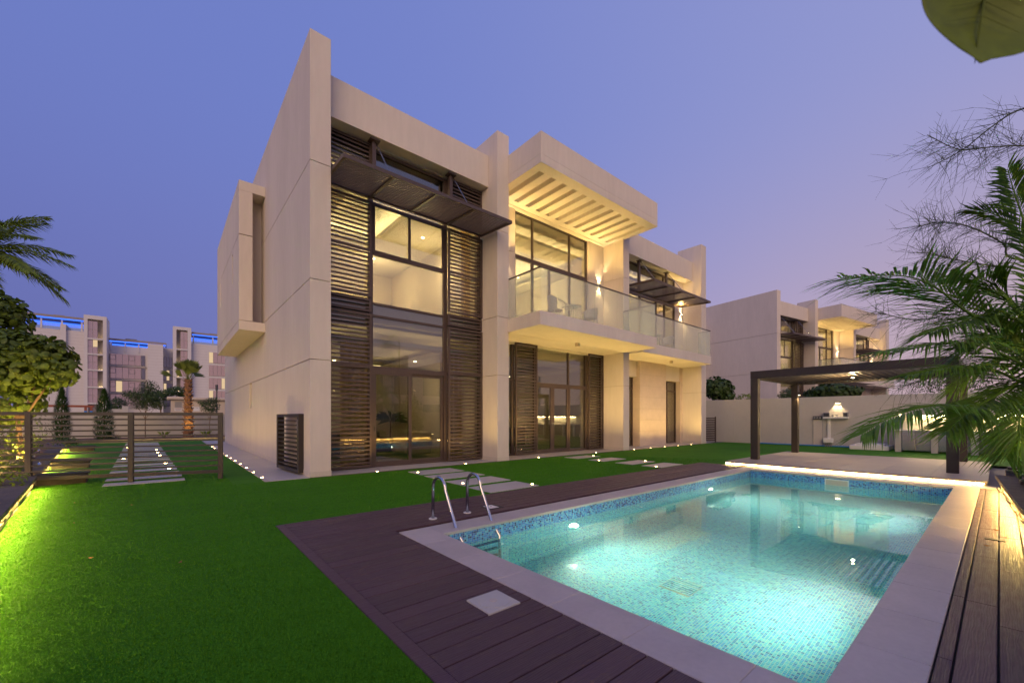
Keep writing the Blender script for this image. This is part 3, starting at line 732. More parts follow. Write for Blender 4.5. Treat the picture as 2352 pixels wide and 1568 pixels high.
main = villa((2.48, 10.0, 0), 0, True, 'two-storey beige villa with bronze louvre screens standing behind the pool lawn')
neigh = villa((32.0, 9.8, 0), R(-9.6), False, 'matching beige villa beyond the white boundary wall and its trees')

# ================================================================== lamps on and around the house
def wall_lamp(x, y, z, e, lab, sx=0.0):
    r = empty('wall_lamp', (x, y, z), label=lab, cat='wall lamp')
    bx('back_plate', -.035, .035, -.012, 0, -.05, .05, 'grey', r); bx('body', -.045, .045, -.105, -.012, -.04, .04, 'grey', r, .004)
    for s in (-1, 1):
        bx('lens', -.03, .03, -.09, -.03, .041 if s > 0 else -.045, .045 if s > 0 else -.041, 'e_lamp', r)
        spot('beam', (0, -.06, s*.06), (0, .12, s), e*.35, WRM, 70, r, .02, .35)
    spot('added_soffit_fill', (sx, -.5, .07), (0, -.25, 1), e*1.1, YEL, 165, r, .04, 1.0)  # unseen fill light set off the lamp, added to brighten the soffit
wall_lamp(8.97, 10.998, 6.97, 190, 'grey up-and-down wall lamp on the balcony wall, the one beside the tall fin', .9)
wall_lamp(14.1, 10.998, 6.97, 210, 'grey up-and-down wall lamp on the balcony wall, the one far from the tall fin', -1.1)
wall_lamp(21.05, 10.998, 6.90, 170, 'grey up-and-down wall lamp lit under the end of the small sunshade', -.9)
def local(v, x, y, z): return tuple(Matrix.LocRotScale(v.location, v.rotation_euler, None) @ Vector((x, y, z)))
for lx, lz, lab in ((6.4, 6.97, 'wall lamp glowing on the neighbouring balcony next to its fin'), (11.5, 6.97, 'wall lamp glowing on the neighbouring balcony under its canopy'), (18.5, 6.9, 'wall lamp glowing at the far end of the neighbouring villa')):
    wall_lamp(*local(neigh, lx, .99, lz), 190, lab, .8 if lx < 7 else -.9)
def soffit_lamp(x, y, lab):
    r = empty('ceiling_lamp', (x, y, 4.04), label=lab, cat='ceiling lamp'); bx('body', -.06, .06, -.06, .06, -.13, -.002, 'cream', r, .004); bx('lens', -.035, .035, -.035, .035, -.134, -.131, 'white', r)
soffit_lamp(11.28, 9.75, 'small square unlit ceiling lamp under the long balcony above the double door')
soffit_lamp(18.2, 9.95, 'small square unlit ceiling lamp under the short balcony above the stone pier')

def dot_proto(r_=.026):
    return MB().tube([(0, 0, .0005), (0, 0, .004)], r_, 14).mesh('lens', 'e_dot'), MB().tube([(0, 0, -.03), (0, 0, .002)], r_*1.5, 16).mesh('ring', 'steel')
dm, rm = dot_proto(); far_dm, far_rm = dot_proto(.036)
def ground_dot(x, y, z, lab, grp, up=0, big=False):
    o = empty('inground_light', (x, y, z), label=lab, cat='ground light', group=grp)
    link('ring', far_rm if big else rm, o); link('lens', far_dm if big else dm, o)
    if up: spot('uplight', (0, 0, .03), (0, .02, 1), up, YEL, 150, o, .03, 1.0)
for x, up in ((4.04, 120), (6.69, 120), (9.63, 360), (12.7, 360), (15.26, 220), (16.55, 130), (17.75, 120), (18.99, 120), (20.31, 180)):
    ground_dot(x, 10.03, .012, 'small round uplight set in the dark edge strip in front of the villa', 'uplights along the villa front', up)
for i in range(13):
    ground_dot(1.65, 10.69 + 1.17*i, .012, 'small round light set in the paving edge along the side wall', 'lights along the side paving', 26 if i < 12 else 0)
for x, y in ((4.74, 9.22), (4.65, 7.08), (5.66, 6.08)): ground_dot(x, y, .014, 'tiny round light set in a stepping stone opposite the sliding door', 'stepping stone lights by the sliding door')
for x, y in ((11.55, 9.24), (10.46, 8.15), (11.43, 7.11), (10.29, 6.07)): ground_dot(x, y, .014, 'tiny round light set in a stepping stone opposite the double door', 'stepping stone lights by the double door')
for x, y in ((-.87, 13.2), (-.935, 14.97), (-1.0, 16.66), (-1.06, 18.42), (-1.19, 21.92), (-1.32, 25.4), (.06, 14.18), (-.01, 15.88), (-.165, 19.38), (-.247, 21.23), (-.307, 22.85), (-.456, 26.18)):
    k = round((y - 11.35 - .21)/.86); ground_dot(x, 11.35 + .86*k + .21, .014, 'tiny round light set in a slab of the long stepping path behind the fence', 'lights along the stepping path', 0, True)

# ================================================================== pergola
pg = empty('pergola', (0, 0, .10), label='dark bronze aluminium pergola with slatted roof on the raised platform', cat='pergola')
gx0, gx1, gy0, gy1 = 13.60, 17.60, .58, 4.88; zt, zb = 2.66, 2.44
for x, y in ((gx0, gy0), (gx0, gy1-.2), (gx1-.2, gy0), (gx1-.2, gy1-.2)): bx('post', x, x+.2, y, y+.2, 0, zb-.001, 'perg', pg, .005)
bx('beam', gx0, gx1, gy0, gy0+.12, zb, zt, 'perg', pg); bx('beam', gx0, gx1, gy1-.12, gy1, zb, zt, 'perg', pg)
bx('beam', gx0, gx0+.12, gy0+.121, gy1-.121, zb, zt, 'perg', pg); bx('beam', gx1-.12, gx1, gy0+.121, gy1-.121, zb, zt, 'perg', pg)
n = 24
for i in range(n):
    y = gy0 + .13 + (gy1-gy0-.26)*(i+.5)/n; piece('slat', (gx1-gx0-.25, .03, .13), ((gx0+gx1)/2, y, (zb+zt)/2), 'perg', pg)
def post_lamp(x, y, z, d, lab):
    r = empty('post_lamp', (x, y, z), label=lab, cat='wall lamp'); dx, dy = d
    MB().tube([(dx*.05, dy*.05, -.05), (dx*.05, dy*.05, .06)], .035, 14).build('body', 'darkgrey', r, smooth=False)
    MB().tube([(dx*.05, dy*.05, -.054), (dx*.05, dy*.05, -.051)], .028, 14).build('lens', 'e_lamp', r)
    spot('beam', (dx*.05, dy*.05, -.07), (-dx*.10, -dy*.10, -1), 110, WRM, 90, r, .02, .6)
post_lamp(17.40, 4.68, 2.22, (0, -1), 'black cylinder lamp lit on the pergola post on the villa side')
post_lamp(17.40, .78, 2.22, (0, 1), 'black cylinder lamp lit high on the pergola post near the outdoor kitchen')
r = empty('added_pergola_lamp', (15.3, 2.75, 2.52), label='slim lamp added for the glow on the pergola roof slats', cat='ceiling lamp')
MB().tube([(0, 0, 0), (0, 0, .05)], .05, 14).build('body', 'darkgrey', r); MB().tube([(0, 0, -.004), (0, 0, -.001)], .04, 14).build('lens', 'e_lamp', r); point('glow', (0, 0, -.12), 130, WRM, r, .03)  # added lamp, stands in for lamp light reflected on the roof slats

# ================================================================== boundary walls
def bwall(pts, h, name, lab, t=.2):
    o = empty(name, (pts[0][0], pts[0][1], 0), label=lab, cat='wall'); ox, oy = pts[0]
    for (xa, ya), (xb, yb) in zip(pts, pts[1:]):
        L = math.hypot(xb-xa, yb-ya); a = math.atan2(yb-ya, xb-xa); n = max(1, int(L/9))
        for i in range(n):
            c = (i+.5)/n; piece('wall_section', (L/n - .003, t, h), (xa+(xb-xa)*c-ox, ya+(yb-ya)*c-oy, h/2), 'stucco_white', o, .006, a)
    return o
bwall([(24.1, 22), (24.1, -3.2)], 2.36, 'boundary_wall', 'plain pale boundary wall behind the pergola with the neighbouring villa above it')
bwall([(-9, 36.6), (3.6, 36.6)], 1.62, 'boundary_wall', 'low pale garden wall at the far end of the stepping path')
bwall([(24, -3.3), (-12, -3.3)], 1.75, 'boundary_wall', 'pale boundary wall behind the pool planting')
# service gate beside the house end
r = empty('louvre_gate', (23.0, 10.4, 0), label='dark slatted service gate at the far corner of the villa', cat='gate')
for i in range(13): piece('slat', (.06, .75, .06), (0, 0, .14 + i*.1), 'alu', r)
for y in (-.39, .39): piece('stile', (.07, .05, 1.4), (0, y, .72), 'alu', r)

# ================================================================== fence and gate
F0, F1 = Vector((-2.05, 12.2, 0)), Vector((.93, 11.2, 0)); fd = (F1-F0).normalized(); fa = math.atan2(fd.y, fd.x)
fn = empty('slat_fence', tuple(F0), fa, label='bronze horizontal-slat fence, toned dark as backlit, across the side lawn', cat='fence')
L = (F1-F0).length
posts = [-1.66, 0, L/2, L]
for x in posts: piece('post', (.09, .06, 1.47), (x, 0, .735), 'alu_shaded', fn, .003)
for a, b in zip(posts, posts[1:]):
    for z, h in [(1.435, .065), (.165, .07)] + [(z, .032) for z in (1.32, 1.2, 1.09, .98, .87, .755, .64, .528, .415, .30)]:
        piece('rail', (b-a-.092, .04, h), ((a+b)/2, 0, z), 'alu_shaded', fn)
gt = empty('garden_gate', (2.30, 12.25, .06), math.atan2(10.55-12.25, 2.44-2.30), label='narrow bronze louvred garden gate swung open against the side wall', cat='gate')
gl_ = math.hypot(.14, 1.70)
for x in (.05, gl_-.05): piece('stile', (.10, .16, 1.39), (x, 0, .695), 'alu_shaded', gt, .004)
for z in (.04, 1.35): piece('rail', (gl_-.2, .16, .08), (gl_/2, 0, z), 'alu_shaded', gt)
for i in range(11): piece('slat', (gl_-.2, .13, .03), (gl_/2, 0, .155 + i*.107), 'alu_shaded', gt)
bx('lock', gl_-.07, gl_-.03, -.092, -.081, .95, 1.25, 'steel', gt)

# ================================================================== outdoor kitchen
kt = empty('outdoor_kitchen', (22.4, 0, 0), label='outdoor kitchen counter with steel cabinet doors along the boundary wall', cat='kitchen')
bx('worktop', -.04, .8, -2.4, 2.74, .84, .88, 'white', kt, .004)
for a, b in ((2.52, 2.70), (1.50, 1.68), (.48, .66), (-.56, -.38), (-2.4, -1.4)): bx('pier', 0, .78, a, b, .0, .838, 'stucco_white', kt)
for a, b in ((1.68, 2.52), (.66, 1.50), (-.38, .48), (-1.4, -.56)):
    mid = (a+b)/2
    for p, q in ((a+.01, mid-.004), (mid+.004, b-.01)):
        d = bx('cabinet_door', .03, .055, p, q, .07, .83, 'steel_door', kt, .004); bx('handle', -.03, -.018, .0, .0+.02, .2, .3, 'steel', d)
bx('back_panel', .70, .79, -2.4, 2.6, .881, 1.42, 'stucco_white', kt); bx('shelf', .35, 1.69, -2.4, 2.6, 1.44, 1.49, 'stucco_white', kt)
bx('light_strip', .60, .63, -2.3, 2.2, 1.425, 1.438, 'e_strip_kit', kt)
r = empty('bullet_lamp', (23.98, 2.72, 1.49), label='tiny lit bulb on the boundary wall beside the outdoor kitchen shelf', cat='wall lamp'); MB().tube([(-.06, 0, 0), (0, 0, 0)], .03, 12).build('body', 'e_lamp', r)
WX = 23.995
r = empty('wall_shelf', (WX, 4.9, 1.36), label='white wall shelf on the boundary wall under the spreading lamp', cat='shelf'); bx('board', -.22, 0, -.46, .48, -.04, .04, 'white', r); bx('cable_duct', -.05, 0, .22, .34, -.96, -.041, 'white', r)
for y, lab, w in ((5.25, 'dark box speaker on the wall shelf above the cable duct', .24), (4.545, 'plain grey box speaker on the free end of the wall shelf', .18)):
    r = empty('shelf_speaker', (WX-.11, y, 1.401), label=lab, cat='speaker'); bx('cabinet', -.09, .09, -w/2, w/2, 0, .2, 'grey', r, .006); bx('grille', -.094, -.0905, -w/2+.02, w/2-.02, .02, .18, 'darkgrey', r)
for y in (5.03, 4.88):
    r = empty('shelf_pot', (WX-.12, y, 1.401), label='small dark cup standing under the lamp on the wall shelf', cat='pot', group='pots on the wall shelf'); MB().tube([(0, 0, 0), (0, 0, .1)], [.035, .05], 12).build('bowl', 'grey', r); MB().tube([(0, 0, .1), (0, 0, .103)], .042, 12).build('filling', 'darkgrey', r)
r = empty('wall_lamp', (WX, 4.86, 2.06), label='three-beam downlight spreading a bright cone on the boundary wall', cat='wall lamp'); bx('body', -.07, 0, -.11, .11, -.015, .03, 'darkgrey', r)
for k in (-1, 0, 1):
    MB().tube([(-.035, k*.07, -.02), (-.035, k*.07, -.016)], .025, 10).build('lens', 'e_lamp', r); spot('beam', (-.05, k*.05, -.04), (.05, k*.30, -1), 42, WRM, 46, r, .01, .25)
r = empty('meter_box', (WX, 5.63, 1.36), label='dark box with three round dials on the boundary wall', cat='meter'); bx('housing', -.08, 0, -.18, .18, -.08, .08, 'darkgrey', r, .004)
for k in (-1, 0, 1): MB().tube([(-.081, k*.11, 0), (-.086, k*.11, 0)], .045, 14).build('dial', 'grey', r)
r = empty('wall_panel', (WX, 5.63, .66), label='tall grey cover panel on the boundary wall below the dial box', cat='panel'); bx('cover', -.025, 0, -.175, .175, -.63, .61, 'plinth', r, .004); bx('rim', -.012, 0, -.19, .19, -.645, .618, 'grey', r)
r = empty('pump_box', (WX-.14, 5.19, 0), label='white pump housing on short legs at the foot of the boundary wall', cat='pump box'); bx('housing', -.12, .12, -.19, .19, .17, .40, 'white', r, .03)
for k in range(4): bx('leg', -.02, .02, -.13 + k*.075, -.10 + k*.075, .0, .169, 'grey', r)
r = empty('planter_basin', (22.6, 2.85, 0), label='low white rectangular basin with a lid beside the outdoor kitchen', cat='basin'); bx('tub', 0, 1.2, .06, 1.33, 0, .19, 'white', r, .02); bx('lid', .15, 1.1, .22, 1.15, .191, .26, 'white', r, .02); MB().tube([(.9, .9, .26), (.9, .9, .30)], .03, 10).build('knob', 'steel', r)
tag(MB().tube([(23.93, 8.2, .03), (23.92, 6.5, .03), (23.9, 5, .028), (23.9, 4.25, .03)], .03, 8).build('blue_hose', 'blue'), 'blue water pipe lying along the foot of the boundary wall', 'pipe')

# ================================================================== ledges and beds (garden borders with LED strips)
def dirw(a, b):
    v = Vector((b[0]-a[0], b[1]-a[1])); L = v.length; return v/L, L, math.atan2(v.y, v.x)
def ledge(name, a, b, h, lab, side, strip_mat='e_strip_soft', cap=.34, course=.07, lit=None):
    """rough stacked-stone border with dark slabs on top and a light strip under their lip; side=+1 lip to the left of a->b"""
    d, L, ang = dirw(a, b); o = empty(name, (a[0], a[1], 0), ang, label=lab, cat='garden border'); w = .22
    z = -.04
    while z < h - .05:
        x = 0.; t = min(course*random.uniform(.7, 1.2), h-.045-z)
        while x < L - .02:
            l = min(random.uniform(.25, .6), L-x); j = random.uniform(-.018, .018)
            piece('stone', (round(l, 1) + .012 if l > .1 else l, w, t-.006), (x+l/2, -side*(w/2) + j, z+t/2), 'rock', o, .008); x += l
        z += t
    x = 0.
    while x < L - .01:
        l = min(.60, L-x); piece('cap_slab', (l-.004, cap, .035), (x+l/2, -side*(cap/2-.05), h-.018), 'slate', o, .004); x += l
    la, lb_ = lit or (.05, L-.05)
    bx('shield_lip', 0.0, L, side*.046 if side > 0 else -.05, side*.05 if side > 0 else -.046, h-.0575, h-.036, 'slate', o)  # thin board added to keep the strip's light on the nearby lawn
    bx('light_strip', la, lb_, side*.012 if side > 0 else -.03, side*.03 if side > 0 else -.012, h-.058, h-.042, strip_mat, o)
    return o
ledge('planter_ledge', (left_edge(-2), -2), (left_edge(11.9), 11.9), .24, 'stacked stone border with dark slabs and warm light strip along the near lawn', -1, lit=(5.0, 13.8))
ledge('planter_ledge', (left_edge(12.6), 12.6), (left_edge(26.2), 26.2), .24, 'stacked stone border with warm light strip along the lawn behind the fence', -1)
ledge('planter_ledge', (left_edge(26.2)-.1, 31.0), (3.2, 31.0), .20, 'glowing low stone border across the far end of the side lawn', -1, 'e_strip_far')
def rl(x): return -.0 - (12.15-x)*.052
ledge('planter_ledge', (12.15, rl(12.15)), (-1.2, rl(-1.2)), .26, 'stacked stone border with warm light strip along the pool deck boards', -1, lit=(.1, 5.2))
ledge('planter_ledge', (12.40, -.1), (12.40, -2.9), .42, 'taller stacked stone border with light strip beside the pergola platform', 1, 'e_strip')
sl_ = empty('stone_seat', (10.6, -.30, 0), label='dark stone seat slab on the border by the palm', cat='seat'); bx('slab', 0, 1.45, -.36, .08, .27, .33, 'slate', sl_, .006); bx('support', .1, 1.3, -.3, 0.0, .0, .269, 'rock', sl_)
sheet('soil_bed', [(-1.2, 12.38, -3.2, -.85), (8, 12.38, -.85, -.35)], .16, 'soil', kind='structure')
m = MB()
for a, b in zip(ys, ys[1:]): m.add([(left_edge(a)-4.5, a, .14), (left_edge(a)-.2, a, .12), (left_edge(b)-.2, b, .12), (left_edge(b)-4.5, b, .14)], [(0, 1, 2, 3)])
m.add([(-8, 31.2, .1), (3.3, 31.2, .1), (3.3, 36.5, .1), (-8, 36.5, .1)], [(0, 1, 2, 3)]); tag(m.build('soil_bed', 'soil'), kind='structure')
# dark bench blocks breaking the border
for (x, y, lab) in ((-1.62, 12.42, 'dark stone bench block at the fence end of the near border'), (-1.95, 16.1, 'dark stone bench block halfway along the border behind the fence'), (-2.6, 24.0, 'dark stone bench block near the far end of the border behind the fence')):
    o = empty('bench_block', (x, y, 0), label=lab, cat='bench'); bx('seat', -.38, .38, -.2, .2, .17, .22, 'dark_stone', o, .004); bx('base', -.34, .34, -.17, .17, 0, .169, 'dark_stone', o)
ADDED_BED_SPOTS = []  # extra spots added to brighten the soil of the bed
def spike_spot(x, y, z, d, e, lab):
    if x > 5: lab = 'small metal spike spotlight under the palm in the pool bed'
    elif y > 30: lab = 'small metal spike spotlight before the low garden wall'
    elif y > 12.5: lab = 'small metal spike spotlight in the bed behind the fence'
    else: lab = 'small metal spike spotlight in the bed before the fence'
    o = empty('garden_spotlight', (x, y, z), label=lab, cat='spotlight', group='spotlights: ' + lab[28:])
    dv = Vector(d).normalized(); MB().tube([(0, 0, -.05), (0, 0, .12)], .008, 6).build('spike', 'darkgrey', o)
    MB().tube([tuple(Vector((0, 0, .13)) - dv*.05), tuple(Vector((0, 0, .13)) + dv*.05)], .035, 12).build('head', 'steel', o)
    MB().tube([tuple(Vector((0, 0, .13)) + dv*.051), tuple(Vector((0, 0, .13)) + dv*.055)], .03, 12).build('lens', 'e_lamp', o)
    spot('beam', tuple(Vector((0, 0, .13)) + dv*.07), d, e, YEL, 95, o, .02, .8)
for x, y, d, e in ((-1.75, 8.2, (-.3, .9, -.16), 150), (-2.0, 10.4, (-.3, .8, -.16), 190), (-2.5, 13.6, (-.3, .8, -.16), 190), (-2.6, 16.6, (-.3, .8, -.14), 190), (-3.1, 20.2, (-.4, .9, -.12), 190)): ADDED_BED_SPOTS.append((x, y, d, e))
SL = 'small metal spike spotlight shining across the planted bed'
for x, y, d, e in ADDED_BED_SPOTS: spike_spot(x-.35, y, .13, d, e, SL)
for x, y, d, e in ((-2.45, 12.0, (-.1, .5, .3), 40), (-2.25, 14.4, (-.22, .95, .9), 420), (-2.75, 15.6, (-.15, .8, 1), 260), (-2.9, 17.8, (-.2, .5, 1), 130), (-3.3, 21.0, (-.3, .6, 1), 120), (-3.9, 26.5, (-.1, .9, .8), 90), (-2.2, 33.0, (.2, 1, .6), 40), (1.0, 33.0, (.1, 1, 1.6), 160)):
    spike_spot(x, y, .13, d, e, SL)
for x, y, d, e in ((9.4, -.75, (-.5, .25, 1), 150), (7.6, -.75, (.3, .15, 1), 190), (10.6, -.8, (.2, -.3, 1), 90)): spike_spot(x, y, .16, d, e, SL)
# a few stones in the bed
for i in range(14):
    y = random.uniform(8, 24); x = left_edge(y) - random.uniform(.5, 1.6); s = random.uniform(.08, .2)
    vs = []; q = MB()
    for t in range(3):
        q_r = [(.9, .0), (1.0, .45), (.55, .85)][t]
        for k in range(7): a = 2*math.pi*k/7; rr = s*q_r[0]*random.uniform(.8, 1.2); vs.append((rr*math.cos(a), rr*math.sin(a), s*q_r[1]))
    fs = [(r_*7+k, r_*7+(k+1) % 7, (r_+1)*7+(k+1) % 7, (r_+1)*7+k) for r_ in range(2) for k in range(7)] + [tuple(14+k for k in range(7))]
    q.add(vs, fs); tag(q.build('garden_stone', 'rock', None, (x, y, .11)), 'rough brown stone lying on the planted bed soil', 'stone', 'loose stones in the planted bed')
# fallen leaves
for x, y in ((-.55, 5.6), (-.9, 7.6), (-1.1, 9.4), (.1, 4.9), (7.6, .02), (7.3, -.06), (6.6, .08), (9.2, .2), (-.4, 8.6)):
    q = MB(); q.add([(-.035, 0, .012), (0, -.014, .004), (.035, 0, .016), (0, .014, .004)], [(0, 1, 2), (0, 2, 3)])
    o = tag(q.build('fallen_leaf', 'leaf_dry', None, (x, y, .006 if x < 2 else .002)), 'single dry curled leaf lying on the ground', 'leaf', 'fallen dry leaves'); o.rotation_euler.z = random.uniform(0, 6)

# ================================================================== furniture
def chair(x, y, z, rz, lab):
    o = empty('balcony_chair', (x, y, z), rz, label=lab, cat='chair')
    MB().tube([(0, 0, .40), (0, 0, .43)], .23, 20).build('seat', 'wicker', o)
    q = MB(); N = 11
    for i in range(N):
        a = math.pi*(.12 + .76*i/(N-1)); c, s_ = math.cos(a), math.sin(a)
        q.v += [(.24*c, .22*s_, .40), (.29*c, .30*s_, .86 - .16*abs(c)**3)]
    q.f += [(2*i, 2*i+2, 2*i+3, 2*i+1) for i in range(N-1)]; q.build('backrest', 'wicker', o)
    for s_ in (-1, 1):
        MB().tube([(.29*s_*.95, .10, .80 if False else .70), (.30*s_, -.05, .66), (.27*s_, -.22, .62), (.22*s_, -.24, .42), (.22*s_, -.24, 0)], .014, 8).build('armrest', 'wicker', o, smooth=True)
        MB().tube([(.2*s_, .16, .41), (.22*s_, .24, 0)], .014, 8).build('leg', 'wicker', o)
def table(x, y, z, lab):
    o = empty('balcony_table', (x, y, z), label=lab, cat='table')
    MB().tube([(0, 0, .69), (0, 0, .70)], .30, 28).build('table_top', 'rail_glass', o)
    q = MB(); pts = [(.30*math.cos(t), .30*math.sin(t), .695) for t in np.linspace(0, 2*math.pi, 29)]; q.tube(pts, .016, 6, False); q.build('rim', 'wicker', o, smooth=True)
    for k in range(4):
        a = math.pi/4 + k*math.pi/2; MB().tube([(.10*math.cos(a), .10*math.sin(a), .68), (.09*math.cos(a), .09*math.sin(a), .3), (.2*math.cos(a), .2*math.sin(a), 0)], .012, 6).build('leg', 'wicker', o)
chair(9.75, 9.35, 4.45, R(75), 'white wicker armchair on the long balcony next to the fin'); table(10.65, 9.45, 4.45, 'round glass-topped white table on the long balcony'); chair(11.5, 9.35, 4.45, R(-70), 'white wicker armchair on the long balcony, beyond the round table')
table(17.3, 10.2, 4.45, 'round glass-topped white table on the short balcony'); chair(18.3, 10.2, 4.45, R(-80), 'white wicker armchair on the short balcony')
def curtain(x0, x1, y, z0, z1, lab):
    q = MB(); N = int((x1-x0)/.02)
    for i in range(N+1):
        x = x0 + (x1-x0)*i/N; yy_ = y + .04*math.sin(i*.75) + .015*math.sin(i*.31)
        q.v += [(x, yy_, z0), (x, yy_*.999, z1)]
    q.f += [(2*i, 2*i+2, 2*i+3, 2*i+1) for i in range(N)]
    return tag(q.build('curtain', 'curtain', smooth=True), lab, 'curtain')
curtain(3.55, 4.35, 11.35, .04, 3.4, 'mustard curtain behind the louvres of the living room'); curtain(6.6, 7.4, 11.35, .04, 3.4, 'mustard curtain on the fin side of the living room window')
curtain(3.0, 3.30, 11.45, 4.46, 7.9, 'mustard curtain behind the louvres of the upper bedroom'); curtain(7.45, 7.8, 11.45, 4.46, 7.9, 'mustard curtain at the other end of the upper bedroom window')
so = empty('sofa', (5.0, 14.3, .03), label='dark sofa in the living room behind the sliding door', cat='sofa')
bx('seat', -1.1, 1.0, -.45, .45, .12, .42, 'sofa', so, .05); bx('backrest', -1.1, 1.0, .30, .55, .3, .85, 'sofa', so, .06)
for x in (-1.25, 1.0): bx('armrest', x, x+.2, -.45, .55, .1, .62, 'sofa', so, .05)
for x in (-.55, .45): bx('cushion', x-.45, x+.45, -.40, .28, .421, .54, 'sofa', so, .05)
so = empty('sofa', (6.55, 13.6, .03), R(90), label='beige sofa in the living room set square to the dark one', cat='sofa')
bx('seat', -.8, .8, -.45, .45, .12, .42, 'beige_cloth', so, .05); bx('backrest', -.8, .8, -.6, -.40, .3, .85, 'beige_cloth', so, .06); bx('armrest', -1.0, -.81, -.45, .45, .1, .6, 'beige_cloth', so, .05); bx('armrest', .81, 1.0, -.45, .45, .1, .6, 'beige_cloth', so, .05)
ch = empty('chandelier', (4.75, 13.9, 2.85), label='cluster chandelier of glowing globes in the living room', cat='chandelier')
MB().tube([(0, 0, .0), (0, 0, 1.0)], .012, 6).build('stem', 'steel', ch)
for i in range(9):
    a = i*2.4; rr = .12 + .03*i; p = (rr*math.cos(a), rr*math.sin(a), -.12*(i % 3)); MB().tube([(0, 0, .02), p], .006, 5).build('arm', 'steel', ch); MB().tube([(p[0], p[1], p[2]-.035), (p[0], p[1], p[2]-.02), p, (p[0], p[1], p[2]+.02), (p[0], p[1], p[2]+.035)], [.01, .03, .036, .03, .01], 10).build('globe', 'e_bulb', ch)
point('chandelier_glow', (4.75, 13.9, 2.55), 14, WRM, None, .2)
fp = empty('feature_plant', (7.25, 16.6, .03), label='tall dark potted palm in the living room corner', cat='plant'); MB().tube([(0, 0, 0), (0, 0, .5)], [.18, .26], 16).build('pot', 'darkgrey', fp); MB().tube([(0, 0, .45), (.03, 0, 1.3)], .025, 6).build('stem', 'bark', fp)
q = MB()
for i in range(26):
    a = i*2.399; e = .2 + .9*random.random(); L_ = .9; p0 = Vector((.03, 0, 1.2)); dv = Vector((math.cos(a)*math.cos(e), math.sin(a)*math.cos(e), math.sin(e))); sd = Vector((-math.sin(a), math.cos(a), 0))*.05
    m1 = p0 + dv*L_*.5; m2 = p0 + dv*L_ - Vector((0, 0, .35)); q.add([tuple(p0), tuple(m1+sd), tuple(m2), tuple(m1-sd)], [(0, 1, 2), (0, 2, 3)])
q.build('leaves', 'leaf_shrub', fp)
kc = empty('kitchen_units', (0, 0, .03), label='dark kitchen units with lit splashback seen through the double door', cat='kitchen')
bx('base_cabinet', 11.4, 14.3, 17.3, 17.9, 0, .88, 'wood_in', kc); bx('worktop', 11.35, 14.35, 17.25, 17.9, .881, .92, 'white', kc); bx('splashback', 11.4, 14.3, 17.94, 17.98, .921, 1.55, 'paint', kc); bx('wall_cabinet', 11.4, 14.3, 17.55, 17.93, 1.56, 2.3, 'wood_in', kc); bx('light_strip', 11.5, 14.2, 17.6, 17.63, 1.54, 1.556, 'e_strip', kc)
MB().tube([(12.6, 17.8, .92), (12.6, 17.8, 1.2)] + [(12.6, 17.8-.09*(1-math.cos(t)), 1.2+.09*math.sin(t)) for t in np.linspace(.3, math.pi, 6)], .014, 8).build('tap', 'steel', kc)
il = empty('kitchen_island', (12.2, 15.2, .03), label='walnut kitchen island in front of the lit splashback', cat='kitchen island'); bx('body', -.9, 1.1, -.4, .4, 0, .88, 'wood_in', il); bx('worktop', -.95, 1.15, -.5, .45, .881, .93, 'white', il)
for k in range(3):
    o = empty('bar_stool', (11.6 + k*.65, 14.45, .03), label='dark bar stool at the kitchen island', cat='stool', group='bar stools at the island'); MB().tube([(0, 0, .66), (0, 0, .72)], .18, 14).build('seat', 'sofa', o)
    for s_, t in ((-1, -1), (-1, 1), (1, -1), (1, 1)): MB().tube([(.1*s_, .1*t, .66), (.16*s_, .16*t, 0)], .012, 6).build('leg', 'darkgrey', o)
bd = empty('bed', (5.4, 16.6, 4.45), label='upholstered bed in the upper bedroom', cat='bed'); bx('mattress', -.9, .9, -1.5, .9, .2, .55, 'beige_cloth', bd, .06); bx('headboard', -1.0, 1.0, .91, 1.0, 0, 1.2, 'beige_cloth', bd, .03)
